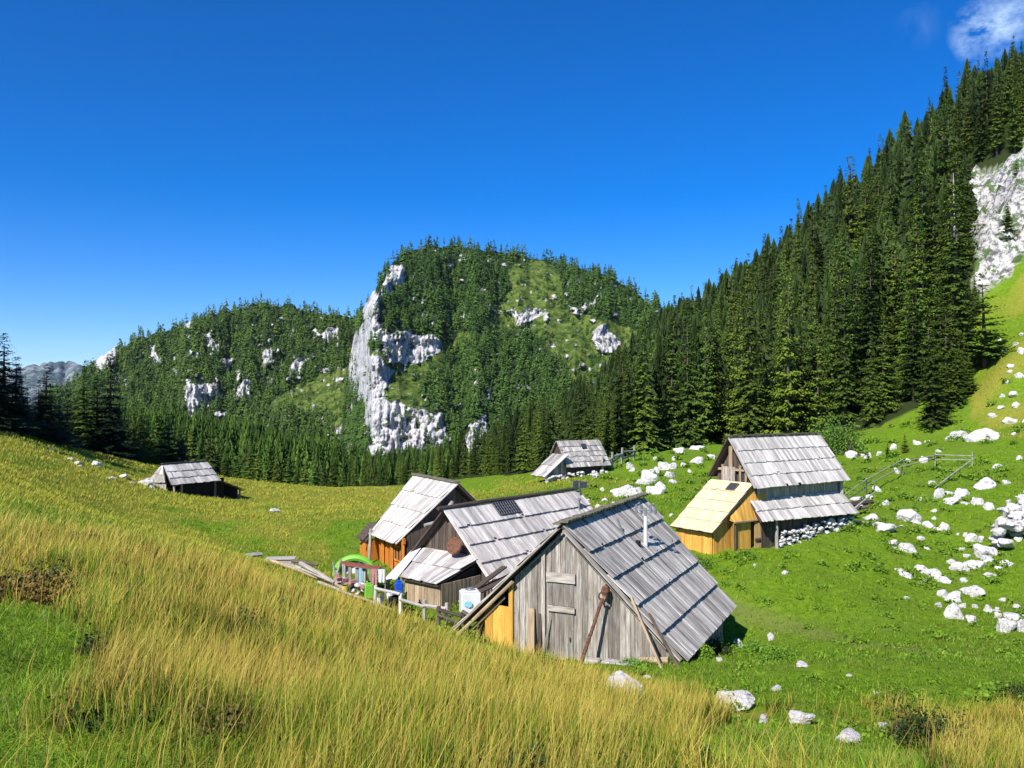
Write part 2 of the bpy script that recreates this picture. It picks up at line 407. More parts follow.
left = hill('left_mountain', 'wooded ridge with scattered pale crags left of the cliff',
  [(40,392),(62,384),(75,376),(95,352),(110,344),(125,338),(160,325),(200,312),(240,302),(262,297),(285,297),(310,304),(350,311),(380,318),(420,330)],
  492, 640, 1.35, 40, 420,
  [[(96,352),(106,344),(118,345),(118,362),(102,374),(96,368)],[(262,350),(272,345),(277,362),(266,368)],
   [(184,388),(196,382),(218,384),(216,404),(196,408),(188,448),(180,445)],[(290,362),(303,358),(305,376),(292,384)],
   [(206,338),(214,330),(218,350),(208,356)],[(236,386),(250,382),(248,398),(238,400)],[(150,352),(160,350),(162,366),(152,366)],[(326,330),(336,326),(338,340),(328,344)],
   [(222,360),(230,358),(230,372),(222,374)],[(332,428),(352,420),(356,450),(340,456)]],
  [[(262,408),(300,384),(345,366),(362,360),(366,440),(345,452),(330,420),(290,410),(268,418)]],
  7, 40.0, step=1.0)
FARMAT, _nt, _b = new_mat('distant_karst'); N = NT(_nt); tc = N.n('ShaderNodeTexCoord').outputs['Object']
N.l(N.mix((.045,.075,.07), (.30,.32,.33), N.ramp(N.noise(tc, .012, 8, .75), [(.46, 0.), (.62, 1.)])), _b.inputs['Base Color']); _b.inputs['Roughness'].default_value = 1
far = hill('distant_range', 'bare blue grey karst range on the horizon', [(-60,380),(0,372),(20,368),(45,364),(62,362),(84,364),(110,372),(150,384),(200,390)],
  420, 3600, 22, -60, 200, [], [], 0, 90.0, step=2.0, amp=40, noise_s=.5, rthr=9, mat=FARMAT)

# ---------------------------------------------------------------- camera, sun, sky
cam = bpy.data.cameras.new('camera'); co = bpy.data.objects.new('camera', cam); col.objects.link(co)
cam.sensor_width = 36; cam.lens = F/1024*36; cam.shift_y = (HY-384)/1024; cam.clip_end = 20000; cam.clip_start = .1
co.rotation_euler = (R(90), 0, 0); scene.camera = co
SUN_AZ = R(33); SUN_EL = R(42)      # behind the camera, to its left
sd = np.array([-math.sin(SUN_AZ)*math.cos(SUN_EL), -math.cos(SUN_AZ)*math.cos(SUN_EL), math.sin(SUN_EL)])
sl = bpy.data.lights.new('sun', 'SUN'); sl.energy = 5.0; sl.angle = R(.5); sl.color = (1, .95, .87)
so = bpy.data.objects.new('sun', sl); col.objects.link(so)
so.rotation_euler = Vector(-sd).to_track_quat('-Z', 'Y').to_euler()
w = bpy.data.worlds.new('World'); scene.world = w; w.use_nodes = True; N = NT(w.node_tree)
bg = w.node_tree.nodes['Background']
sk = N.n('ShaderNodeTexSky', sky_type='NISHITA'); sk.sun_disc = False; sk.sun_elevation = SUN_EL
sk.sun_rotation = math.atan2(sd[0], sd[1]); sk.altitude = 2500; sk.air_density = 1.0; sk.dust_density = .0; sk.ozone_density = 5.0
hs = N.n('ShaderNodeHueSaturation'); hs.inputs['Saturation'].default_value = 1.38; hs.inputs['Hue'].default_value = .511; hs.inputs['Value'].default_value = 1.0; N.l(sk.outputs[0], hs.inputs['Color'])
# thin cloud high on the right
geo = N.n('ShaderNodeTexCoord').outputs['Generated']
def cloud(px, py, r, st, seed, strength):
    d = np.array([(px-CX)/F, 1, -(py-HY)/F]); d /= np.linalg.norm(d)
    vm = N.n('ShaderNodeVectorMath', operation='DISTANCE'); vm.inputs[1].default_value = tuple(d)
    wv = N.n('ShaderNodeVectorMath', operation='ADD')
    nn = N.n('ShaderNodeTexNoise'); nn.inputs['Scale'].default_value = 14; nn.inputs['Detail'].default_value = 5; N.l(geo, nn.inputs['Vector'])
    sc_ = N.n('ShaderNodeVectorMath', operation='SCALE'); sc_.inputs['Scale'].default_value = .05; N.l(nn.outputs['Color'], sc_.inputs[0])
    sb = N.n('ShaderNodeVectorMath', operation='SUBTRACT'); N.l(sc_.outputs[0], sb.inputs[0]); sb.inputs[1].default_value = (.025, .025, .025)
    N.l(geo, wv.inputs[0]); N.l(sb.outputs[0], wv.inputs[1]); N.l(wv.outputs[0], vm.inputs[0])
    fall = N.ramp(N.math('DIVIDE', vm.outputs['Value'], r), [(.15, 1.), (1., 0.)])
    tex = N.ramp(N.noise(N.mapv(geo, st, (seed, 0, 0)), 1, 6, .62), [(.36, 0.), (.66, 1.)])
    return N.math('MULTIPLY', N.math('MULTIPLY', fall, tex), strength)
c1 = cloud(988, 30, .036, (36, 36, 60), 5.1, .70); c2 = cloud(921, 28, .022, (40, 40, 18), 8.3, .05); c3 = cloud(1020, 14, .036, (36, 36, 60), 1.3, .35)
cm = N.math('MINIMUM', N.math('ADD', N.math('ADD', c1, c2), c3), .85)
skc = N.mix(hs.outputs[0], (6.4, 8.0, 9.0), cm)
N.l(skc, bg.inputs['Color']); bg.inputs['Strength'].default_value = .13
scene.view_settings.view_transform = 'Standard'; scene.view_settings.look = 'None'; scene.view_settings.exposure = .42
scene.cycles.max_bounces = 4; scene.cycles.diffuse_bounces = 2; scene.cycles.transparent_max_bounces = 4
# ---------------------------------------------------------------- conifers
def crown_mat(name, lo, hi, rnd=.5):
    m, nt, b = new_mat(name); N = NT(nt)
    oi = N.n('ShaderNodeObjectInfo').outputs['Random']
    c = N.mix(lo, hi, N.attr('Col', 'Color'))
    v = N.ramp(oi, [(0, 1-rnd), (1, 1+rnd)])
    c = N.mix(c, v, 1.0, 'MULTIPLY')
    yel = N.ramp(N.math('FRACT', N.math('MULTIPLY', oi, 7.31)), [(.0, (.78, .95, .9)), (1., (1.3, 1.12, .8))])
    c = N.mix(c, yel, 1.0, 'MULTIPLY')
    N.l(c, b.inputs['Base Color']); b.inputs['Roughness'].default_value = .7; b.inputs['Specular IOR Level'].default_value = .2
    return m
SPRUCE = crown_mat('spruce_needles', (.018,.040,.008), (.125,.19,.024))
DARKSPRUCE = crown_mat('shaded_spruce_needles', (.006,.014,.008), (.022,.045,.018))  # darker copy of the spruce colour, shade of the left trees painted in
LARCH = crown_mat('larch_needles', (.06,.11,.015), (.20,.29,.04), .2)
LEAF = crown_mat('shrub_leaves', (.05,.11,.015), (.22,.33,.05), .2)
BARK = plain('bark', (.13,.10,.075), .95, .3, 3)
DEADWOOD = plain('dead_wood', (.42,.40,.37), .9, .25, 3)

def conifer(r, Ht=22., R0=3.3, bare=.04, dens=1.0, droop=.35, whorls=34, sz=.75, taper=.78):
    V, Fc, C = [], [], []; nv = 0
    P0, D0_, S0, T0 = [], [], [], []
    for i in range(whorls):
        t = bare+(1-bare)*(i+r.random()*1.3)/whorls; t = min(t, .985)
        L = R0*(1-t)**taper*(.7+.5*r.random())+.17
        nb = max(6, int((10-3*t)*dens))
        for k in range(nb):
            az = r.random()*2*math.pi; t = min(.985, max(bare, t+r.normal()*.008)); l = L*(.65+.5*r.random())
            if r.random() < .06: l *= .35
            ns = max(2, int(l/.34*dens)); s = (np.arange(ns)+.6)/ns
            zz = t*Ht+l*(.10+.25*t)*s-droop*l*s**1.4+.16*l*np.maximum(s-.7, 0)*2
            cs, sn = math.cos(az), math.sin(az)
            p = np.stack([cs*l*s, sn*l*s, zz], 1)+r.normal(0, .05, (ns, 3))
            for side in (-1, 1, 0):
                a2 = az+side*(.9+.2*r.normal(size=ns)); w = sz*(1.15-.75*s)*(.6+.6*r.random(ns))*(.36+.75*(1-t))
                d = np.stack([np.cos(a2)*w, np.sin(a2)*w, -w*(.25+.35*r.random(ns))], 1)
                if side == 0: d = np.stack([cs*w*.7, sn*w*.7, -w*(.5+.5*r.random(ns))], 1)
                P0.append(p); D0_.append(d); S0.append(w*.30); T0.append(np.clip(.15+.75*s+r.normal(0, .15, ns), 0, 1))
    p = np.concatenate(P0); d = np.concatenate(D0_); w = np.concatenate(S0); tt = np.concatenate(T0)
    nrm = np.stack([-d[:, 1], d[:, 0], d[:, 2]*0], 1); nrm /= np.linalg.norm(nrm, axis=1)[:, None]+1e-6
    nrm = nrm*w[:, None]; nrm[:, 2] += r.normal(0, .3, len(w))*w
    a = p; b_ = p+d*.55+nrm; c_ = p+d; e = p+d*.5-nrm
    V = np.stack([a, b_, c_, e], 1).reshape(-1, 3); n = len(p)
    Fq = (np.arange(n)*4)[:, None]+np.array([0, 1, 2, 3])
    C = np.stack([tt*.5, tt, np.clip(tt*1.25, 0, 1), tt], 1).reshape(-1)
    return V, Fq, C
def lod_conifer(r, n=90):
    """unit-height small conifer for the far slopes"""
    t = r.random(n)**1.25; az = r.random(n)*2*np.pi; rad = (.18*(1-t)**.75+.022) if n < 150 else (.165*(1-t)**.92+.005)
    c, s = np.cos(az), np.sin(az)
    q0 = .35 if n < 150 else r.random(n)*.8
    p = np.stack([c*rad*q0, s*rad*q0, t*.94+.05-.25*rad*q0*(n > 150)], 1)
    ln = rad*(.8+.5*r.random(n)) if n < 150 else rad*(.22+.3*r.random(n))+.006; wd = .040*(1-t*.6)*math.sqrt(90/n)*(1 if n < 150 else .75)
    tip = p+np.stack([c*ln, s*ln, -.35*ln-.02*r.random(n)], 1)
    sd_ = np.stack([-s*wd, c*wd, np.full(n, -.01)], 1)
    up = p+np.array([0, 0, .045])
    V = np.stack([p+sd_*1.1-[0, 0, .02], tip+sd_*.2, up, tip-sd_*.9, p-sd_*1.1-[0, 0, .02]], 1)
    V[:, 3] = tip-sd_*.2
    T = np.stack([V[:, 0], V[:, 1], V[:, 2], V[:, 2], V[:, 3], V[:, 4]], 1).reshape(-1, 3)
    top = np.array([[-.012, 0, .9], [.012, 0, .9], [0, 0, 1.02], [0, -.012, .9], [0, .012, .9], [0, 0, 1.02]])
    tt = np.repeat(np.clip(.3+.5*r.random(n), 0, 1), 6); T = np.concatenate([T, top]); tt = np.concatenate([tt, np.full(6, .5)])
    return T, tt
LODS = [lod_conifer(np.random.default_rng(100+i), 80+10*(i % 3)) for i in range(10)]
SMALL = [lod_conifer(np.random.default_rng(200+i), 34) for i in range(10)]
def merged_forest(name, label, pos, h, mat, lods=LODS, wide=1.0, bright=None, cat='forest'):
    V, C, n = [], [], 0
    for i, (p, hh) in enumerate(zip(pos, h)):
        T, tt = lods[i % len(lods)]; a = rng.random()*6.28; c, s = math.cos(a), math.sin(a)
        wd = hh*wide*(.8+.5*rng.random())
        q = np.stack([(T[:, 0]*c-T[:, 1]*s)*wd, (T[:, 0]*s+T[:, 1]*c)*wd, T[:, 2]*hh], 1)+p
        V.append(q); C.append(np.clip(tt*((.30+.95*rng.random()) if bright is None else bright[i]), 0, 1))
    V = np.concatenate(V); C = np.concatenate(C)
    me = np_mesh(name, V, np.arange(len(V)).reshape(-1, 3), np.stack([C, C, C], 1))
    return tag(finish(name, me, mat), label, cat, kind='stuff')
def hill_forest(name, label, h, density, hmin, hmax, mat, ymax=999, lods=SMALL, extra=None):
    """scatter on the visible side of a hill, spaced as in the photograph"""
    n_r, n_c = h['px'].shape
    d = density(h['px'], h['py'])*np.where(h['rock'], .16, 1)*np.where(h['grass'], .25, 1)
    cl = np.clip(.75+fbm(h['px']/7., h['py']/6., 77.)*1.1, .05, 1.3); d = d*cl
    pick = np.argwhere(rng.random(d.shape) < d)
    D = h['D'][pick[:, 0], pick[:, 1]]; px = h['px'][pick[:, 0], pick[:, 1]]; py = h['py'][pick[:, 0], pick[:, 1]]
    pos = np.stack([(px-CX)/F*D, D, -(py-HY)/F*D-.4], 1)
    low = h['grass'][pick[:, 0], pick[:, 1]] | h['rock'][pick[:, 0], pick[:, 1]]
    hh = (hmin+(hmax-hmin)*rng.random(len(pos)))*np.where(low, .6, 1)
    print(name, len(pos))
    return merged_forest(name, label, pos, hh, mat, lods, wide=1.15)
hill_forest('mountain_forest', 'spruce and dwarf pine covering the flat topped mountain above the cliff', central, lambda x, y: np.where(y > 420, .06, .10), 7, 14, SPRUCE)
hill_forest('ridge_forest', 'spruce wood covering the long ridge left of the cliff', left, lambda x, y: .10+0*x, 8, 15, SPRUCE)

# near conifers: each one a tree
VAR = []
for i in range(9):
    r = np.random.default_rng(40+i)
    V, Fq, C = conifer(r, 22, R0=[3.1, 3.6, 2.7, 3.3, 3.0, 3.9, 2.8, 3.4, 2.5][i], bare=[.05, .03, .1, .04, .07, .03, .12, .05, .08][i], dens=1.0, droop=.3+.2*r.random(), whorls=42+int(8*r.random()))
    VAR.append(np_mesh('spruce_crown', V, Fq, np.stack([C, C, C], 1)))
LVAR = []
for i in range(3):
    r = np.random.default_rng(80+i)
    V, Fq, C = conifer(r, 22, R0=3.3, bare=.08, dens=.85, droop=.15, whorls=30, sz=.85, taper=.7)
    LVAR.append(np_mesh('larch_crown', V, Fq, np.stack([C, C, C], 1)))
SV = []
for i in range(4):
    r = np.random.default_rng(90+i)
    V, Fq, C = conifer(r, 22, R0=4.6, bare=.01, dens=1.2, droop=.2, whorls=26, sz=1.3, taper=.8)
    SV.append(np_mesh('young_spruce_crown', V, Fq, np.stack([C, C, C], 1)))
tm = MB(); tm.tube([(0, 0, -1.5), (0, 0, 6), (.05, 0, 13), (0, 0, 19.5)], [.30, .22, .12, .02], 8, .5)
_t = tm.build('trunk', BARK, smooth=True); TRUNK = _t.data; bpy.data.objects.remove(_t)
def tree(p, h, kind='spruce', label=None, group=None, wide=1.0, i=None, name=None):
    r = bpy.data.objects.new(name or {'spruce': 'spruce_tree', 'dark': 'spruce_tree', 'larch': 'larch_tree', 'young': 'young_spruce'}[kind], None)
    col.objects.link(r); r.location = p; s = h/22.; r.scale = (s*wide, s*wide, s); r.rotation_euler = (rng.normal()*.02, rng.normal()*.02, rng.random()*6.28)
    bank = {'spruce': VAR, 'dark': VAR, 'larch': LVAR, 'young': SV}[kind]
    me = bank[(i if i is not None else int(rng.integers(100))) % len(bank)]
    key = me.name+kind
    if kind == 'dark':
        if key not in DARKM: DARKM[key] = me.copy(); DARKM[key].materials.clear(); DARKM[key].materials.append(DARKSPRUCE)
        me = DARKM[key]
    elif not len(me.materials): me.materials.append(LARCH if kind == 'larch' else SPRUCE)
    c = bpy.data.objects.new('crown', me); col.objects.link(c); c.parent = r
    t = bpy.data.objects.new('trunk', TRUNK); col.objects.link(t); t.parent = r
    tag(r, label, 'tree', group); return r
DARKM = {}

# ---- the wood on the right-hand slope and along the meadow: jittered grid of stems
SKY_TREES = [(560,400),(600,380),(640,330),(660,300),(700,285),(740,255),(780,225),(820,190),(850,165),(900,130),(940,95),(980,72),(1000,62),(1024,40),(1080,0),(1200,-60)]
cand = []
y = 88.
while y < 330:
    sp = 3.9 if y < 125 else 5.0
    x = -.20*y-8
    while x < .78*y:
        cx, cy = x+rng.normal()*1.2, y+rng.normal()*1.2
        cand.append((cx, cy)); x += sp
    y += sp
cand = np.array(cand); hz = H(cand[:, 0], cand[:, 1])
cpx = cand[:, 0]/cand[:, 1]*F+CX; cpy = HY-hz/cand[:, 1]*F
ok = forestmask(cand[:, 0], cand[:, 1]) & ~rockzone(cpx, cpy, cand[:, 1]) & ~((cpx > 985) & (cpy > 150) & (cand[:, 1] < 150)) & ~((cpx > 978) & (cpy > 235) & (cand[:,1] > 118))
th = 13+15*rng.random(len(cand))+4*fbm(cand[:, 0]/20., cand[:, 1]/20., 8.)
th = np.where(cand[:, 1] < 125, th*1.0, th)
# skyline limit from the survey: the wood thins out and gets shorter at the crest
lim = np.interp(cpx, [a for a, _ in SKY_TREES], [b for _, b in SKY_TREES])+rng.normal(size=len(cand))*12+np.where(cpx > 900, -6, 2)
maxh = (HY-lim)/F*cand[:, 1]-hz
th = np.minimum(th, maxh); ok &= (th > 6)
th = np.where((cpx > 955) & (cand[:, 1] < 135) & (cpy > 285), np.minimum(th, (HY-np.interp(cpx, [955,965,1000], [225,292,300]))/F*cand[:, 1]-hz), th); ok &= (th > 2.5)
# left part: only a belt of trees at the foot of the mountain
ok &= ~((cpx < 560) & (cand[:, 1] > 190)) & (cpx > 335)
thl = (HY-np.interp(cpx, [330,372,400,440,470,500,560,620], [460,452,452,446,432,418,380,340]))/F*cand[:, 1]-hz
ok &= ~((cpx < 560) & (thl < 5)); th = np.where(cpx < 600, np.minimum(th, np.maximum(thl, 5)*(.85+.3*rng.random(len(cand)))), th)
cand, hz, cpx, cpy, th = cand[ok], hz[ok], cpx[ok], cpy[ok], th[ok]
inview = (cpx > -30) & (cpx < 1090)
# how much of each tree the camera sees: compare with nearer ones in the same narrow column
order = np.argsort(cand[:, 1]); toppy = HY-(hz+th)/cand[:, 1]*F
best = {}; vis = np.zeros(len(cand))
for k in order:
    b_ = int(cpx[k]//6); cover = min(best.get(b_, 999), best.get(b_-1, 999)*.5+best.get(b_+1, 999)*.5)
    vis[k] = max(0, min(cover, cpy[k])-toppy[k])*3.4/cand[k, 1]*F if inview[k] else 0
    for j in (-1, 0, 1): best[b_+j] = min(best.get(b_+j, 999), toppy[k]+(8 if j == 0 else 22))
rank = np.argsort(-vis)
fr = [k for k in range(len(cand)) if cand[k, 1] < 117 and inview[k]][:150]
IND = set(fr)
for k in rank:
    if len(IND) >= 236: break
    IND.add(int(k))
print('wood', len(cand), 'individual', len(IND))
front = [k for k in IND if cand[k, 1] < 121]
def where_label(px, kind):
    for x1, s in ((380, 'below the long wooded ridge'), (470, 'before the white cliff foot'), (556, 'left of the small far hut'),
                  (604, 'behind the small far hut'), (660, 'behind the far hut fence'), (730, 'above the middle boulder pile'),
                  (850, 'above the yellow annex hut'), (940, 'above the forest foot rocks'), (2000, 'beside the rock face')):
        if px < x1: return s
sizes = {0: 'tallest', 1: 'medium', 2: 'short'}
for k in sorted(IND, key=lambda q: cand[q, 1]):
    larch = (vnoise(cand[k, 0]/9., cand[k, 1]/9., 3.) > .33) or (700 < cpx[k] < 745 and cand[k, 1] < 125 and rng.random() < .6)
    hcl = 'tall' if th[k] > 22 else ('mid-sized' if th[k] > 16 else 'short')
    if cand[k, 1] < 121: row = 'in the front row '
    elif toppy[k] < np.interp(cpx[k], [a for a, _ in SKY_TREES], [b for _, b in SKY_TREES])+22 and cpx[k] > 640: row = 'cutting the skyline '
    else: row = 'inside the dense wood '
    kd = 'pale green larch' if larch else 'dark green spruce'
    lab = '%s %s %s%s' % (hcl, kd, row, where_label(cpx[k], 0))
    kind = 'larch' if larch else 'spruce'
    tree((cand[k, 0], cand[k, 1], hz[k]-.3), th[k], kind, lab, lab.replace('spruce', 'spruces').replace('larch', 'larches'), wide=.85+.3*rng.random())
rest = np.array([k for k in range(len(cand)) if k not in IND])
merged_forest('background_wood', 'dense spruce wood filling the steep slope behind the front trees', np.stack([cand[rest, 0], cand[rest, 1], hz[rest]-.3], 1), th[rest], SPRUCE,
              [lod_conifer(np.random.default_rng(300+i), 520) for i in range(6)], wide=1.35, cat='wood')

# ---- the dark group at the left edge and the row in front of the left ridge: (px, base py, top py, distance, kind)
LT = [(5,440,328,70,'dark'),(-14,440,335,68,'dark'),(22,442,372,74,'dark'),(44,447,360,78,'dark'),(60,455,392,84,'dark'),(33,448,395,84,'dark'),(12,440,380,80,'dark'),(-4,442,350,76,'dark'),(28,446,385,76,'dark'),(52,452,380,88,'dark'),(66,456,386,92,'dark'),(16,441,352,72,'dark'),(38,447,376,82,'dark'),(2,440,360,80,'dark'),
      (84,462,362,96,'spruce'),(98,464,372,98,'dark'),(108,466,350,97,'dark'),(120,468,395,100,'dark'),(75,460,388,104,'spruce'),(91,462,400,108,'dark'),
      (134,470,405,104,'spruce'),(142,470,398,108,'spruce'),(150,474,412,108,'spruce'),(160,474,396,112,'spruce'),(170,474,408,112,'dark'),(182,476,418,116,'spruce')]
LTL = ['tallest shade-darkened spruce at the left end of the meadow','dark spruce cut by the photo edge','lower dark spruce just right of the tallest edge spruce','slim pointed dark spruce standing clear against the distant range',
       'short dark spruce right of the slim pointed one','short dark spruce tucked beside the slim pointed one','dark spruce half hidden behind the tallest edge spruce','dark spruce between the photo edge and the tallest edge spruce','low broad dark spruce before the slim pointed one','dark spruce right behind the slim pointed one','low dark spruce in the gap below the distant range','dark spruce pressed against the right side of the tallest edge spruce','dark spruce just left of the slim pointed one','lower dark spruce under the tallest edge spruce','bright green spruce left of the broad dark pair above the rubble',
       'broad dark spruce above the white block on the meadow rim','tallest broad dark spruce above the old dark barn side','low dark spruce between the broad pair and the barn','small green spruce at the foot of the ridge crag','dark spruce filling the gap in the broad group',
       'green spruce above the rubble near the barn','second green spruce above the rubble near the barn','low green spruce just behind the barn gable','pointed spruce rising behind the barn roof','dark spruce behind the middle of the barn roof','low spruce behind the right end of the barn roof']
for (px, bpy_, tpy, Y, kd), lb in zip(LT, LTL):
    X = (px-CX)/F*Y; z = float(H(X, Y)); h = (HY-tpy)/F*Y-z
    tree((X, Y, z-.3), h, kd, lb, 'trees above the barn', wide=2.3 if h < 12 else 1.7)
# low row along the far edge of the meadow, between the barn and the middle hut
row = []
px = 192.
while px < 345:
    Y = 104+rng.random()*22; X = (px-CX)/F*Y; z = float(H(X, Y)); h = max(5, (HY-(np.interp(px, [190,250,300,350], [428,440,452,455])+rng.normal()*7))/F*Y-z)
    lab = ('small bright green conifer' if rng.random() < .4 else 'small dark green conifer')
    kd = 'larch' if 'bright' in lab else 'spruce'
    lab += ' in the low row along the meadow edge right of the barn'
    tree((X, Y, z-.2), h, kd, lab, lab.replace('conifer', 'conifers', 1), wide=1.3); px += 7+rng.random()*4
lowp = []
for _ in range(900):
    Y = 125+rng.random()*200; px = 100+rng.random()*360; X = (px-CX)/F*Y; lowp.append((X, Y))
lowp = np.array(lowp); lz = H(lowp[:, 0], lowp[:, 1]); lpx = lowp[:, 0]/lowp[:, 1]*F+CX
lh = (HY-np.interp(lpx, [100,190,250,300,345,372,440,470,520], [405,415,425,438,448,458,452,442,430])-rng.normal(size=len(lpx))*5)/F*lowp[:, 1]-lz
lh = np.minimum(lh, 12+9*rng.random(len(lowp))); lk = lh > 3; lowp, lz, lh = lowp[lk], lz[lk], lh[lk]
merged_forest('valley_wood', 'dark spruce wood in the hollow beyond the meadow edge', np.stack([lowp[:, 0], lowp[:, 1], lz], 1), lh, SPRUCE, [lod_conifer(np.random.default_rng(400+i), 420) for i in range(5)], cat='wood')
# unseen grove added left of view to shade meadow by the edge spruces
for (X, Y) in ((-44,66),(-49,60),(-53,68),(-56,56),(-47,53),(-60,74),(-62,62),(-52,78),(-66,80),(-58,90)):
    tree((X, Y, float(H(X, Y))-.3), 17+5*rng.random(), 'dark', 'added unseen spruce shading the meadow from beyond its left edge', 'added shade trees left of the meadow', wide=1.3)

for px, b_, t_, k_ in ((934,428,300,0),(946,414,296,2),(952,398,288,3),(941,398,280,5),(957,376,272,1),(950,360,262,6),(962,352,280,7),(966,334,290,4),(973,316,286,3),(960,330,262,0),(938,372,255,2),(968,366,308,5),(975,300,268,1),(949,335,240,6),(957,408,330,1),(964,390,325,7)):
    g = ground(px, b_, 60, 200); tree((g[0], g[1], g[2]-.3), (b_-t_)/F*g[1], 'spruce', 'dark spruce ending the wood on the bank under the rock face', 'spruces on the bank under the rock face', i=k_, wide=1.15)
# young trees and single trees on the open slope
YT = [(725,452,432,86,'small dark young spruce behind the yellow annex hut','young'),(888,446,432,84,'little spruce on the turf right of the leafy shrub','young'),(905,455,434,82,'little spruce beside white rocks at the forest foot','young'),
      (868,458,444,80,'tiny round spruce below the leafy shrub','young'),(985,418,322,101,'bright green young larch on the slope right of the wood','larch'),(968,428,385,98,'dark young spruce at the foot of the bright larch','young'),
      (1008,300,262,118,'small spruce at the bottom of the rock face','young'),(1017,165,120,150,'spruce on top of the rock face','young')]
for px, b_, t_, Y, lb, kd in YT:
    X = (px-CX)/F*Y; z = float(H(X, Y)); h = max(1.2, (b_-t_)/F*Y)
    tree((X, Y, z-.1), h, kd, lb, wide=1.25 if kd == 'young' else 2.3)
# bare snag high in the wood, and one above the far hut
def snag(px, Y, h, label):
    X = (px-CX)/F*Y; z = float(H(X, Y)); e = empty('dead_tree', (X, Y, z), label, 'dead tree')
    m = MB(); m.tube([(X, Y, z-.5), (X+.1, Y, z+h*.5), (X-.1, Y, z+h)], [.2, .14, .04], 8, .5); m.build('trunk', DEADWOOD, e, smooth=True)
    for k in range(9):
        a = rng.random()*6.28; t = .45+.5*rng.random(); l = 1.6*(1.1-t)+.4; m = MB()
        m.tube([(X, Y, z+h*t), (X+math.cos(a)*l, Y+math.sin(a)*l, z+h*t+.5*l)], [.07, .015], 5, .5); m.build('limb', DEADWOOD, e)
snag(954, 114, 19, 'bare grey dead trunk standing in the wood left of the rock face')
#snag(594, 96, 6.5, 'short pale dead trunk above the small far hut')

# ---------------------------------------------------------------- shrubs and herbs
def leafball(r, n, rx, ry, rz, leaf, clump=9, hollow=.35):
    cc = r.normal(size=(clump, 3)); cc /= np.linalg.norm(cc, axis=1)[:, None]; cc[:, 2] = np.abs(cc[:, 2])
    cc = cc*np.array([rx, ry, rz])*(.35+.5*r.random((clump, 1)))
    k = r.integers(clump, size=n); p = cc[k]+r.normal(size=(n, 3))*np.array([rx, ry, rz])*.24
    p[:, 2] = np.abs(p[:, 2])
    d = r.normal(size=(n, 3)); d /= np.linalg.norm(d, axis=1)[:, None]; d *= leaf*(.6+.8*r.random((n, 1)))
    s = np.cross(d, r.normal(size=(n, 3))); s /= np.linalg.norm(s, axis=1)[:, None]+1e-6; s *= np.linalg.norm(d, axis=1)[:, None]*.38
    V = np.stack([p, p+d*.5+s, p+d, p+d*.5-s], 1).reshape(-1, 3)
    C = np.repeat(np.clip(.25+.5*r.random(n)+.3*(k % 3-1)*.6, 0, 1), 4)
    return V, np.arange(n*4).reshape(n, 4), C
def shrub(px, py, rx, rz, label, mat=None, n=700, leaf=.07, name='shrub', dy=0, Y=None, cat='shrub', y0=3):
    g = ground(px, py, y0) if Y is None else np.array([(px-CX)/F*Y, Y, float(H((px-CX)/F*Y, Y))])
    r = np.random.default_rng(int(px*7+py))
    V, Fq, C = leafball(r, n, rx, rx, rz, leaf)
    e = empty(name, g, label, cat)
    me = np_mesh(name+'_foliage', V, Fq, np.stack([C, C, C], 1)); finish('foliage', me, mat or LEAF, e)
    m = MB()
    for k in range(6):
        a = r.random()*6.28; m.tube([g+[0, 0, -.1], g+[math.cos(a)*rx*.4, math.sin(a)*rx*.4, rz*.7]], [.02*rz+.008, .006], 5, .5)
    m.build('stems', BARK, e)
    return e
HERB = crown_mat('herb_leaves', (.06,.14,.012), (.16,.29,.03), .2)
DRYHERB = crown_mat('dry_herb_leaves', (.08,.06,.02), (.25,.17,.06), .2)
DARKHERB = crown_mat('dark_shrub_leaves', (.012,.03,.01), (.05,.09,.02), .2)
shrub(832, 452, 2.6, 4.2, 'pale green leafy shrub at the forest foot behind the weathered ridge', LEAF, 2600, .22)
shrub(848, 455, 1.8, 3.0, 'second pale leafy shrub touching the bigger one above the hut', LEAF, 1500, .2)
shrub(940, 752, .52, .55, 'dark round juniper bush in the grass near the bottom right corner', DARKHERB, 2600, .045)
shrub(902, 738, .4, .5, 'thin olive bush with dry stems left of the dark juniper', DRYHERB, 1100, .04)
shrub(893, 708, .55, .6, 'tall olive weeds behind the low white stones at lower right', HERB, 1100, .05)
shrub(700, 660, .55, .5, 'leafy nettles at the right corner of the weathered gable', HERB, 1500, .07)
shrub(716, 655, .6, .55, 'dark nettles under the eave of the big weathered roof', DARKHERB, 1500, .07)
shrub(752, 652, .7, .45, 'nettles around the upright white stone behind the hut corner', HERB, 1300, .07)
shrub(778, 660, .8, .35, 'low dark herbs right of the upright white stone', HERB, 1200, .07)
shrub(640, 665, .6, .25, 'short bright weeds before the gable foot', HERB, 900, .05)
shrub(672, 664, .5, .3, 'bright weeds under the leaning boards', HERB, 900, .05)
shrub(545, 665, .35, .3, 'weeds at the foot of the leaning planks', HERB, 700, .05)
shrub(1022, 700, .5, .4, 'dark bush cut by the photo edge above the dry grass', DARKHERB, 1200, .05)
shrub(12, 600, .75, .42, 'brown dry bilberry bush in the golden grass at the left edge', DRYHERB, 2600, .045)
shrub(44, 596, .5, .34, 'dark bilberry clump joined to the brown bush at the left edge', DARKHERB, 1800, .045)
shrub(98, 655, .22, .2, 'small dark weed clump in the grass near the lower left', DARKHERB, 700, .035)
shrub(165, 637, .25, .2, 'small dark weed clump in the middle of the golden grass', DARKHERB, 700, .035)
shrub(245, 632, .35, .25, 'dark green weeds in the golden grass below the trough', DARKHERB, 900, .04)
shrub(745, 560, .6, .45, 'nettles in front of the yellow annex corner', HERB, 900, .08)
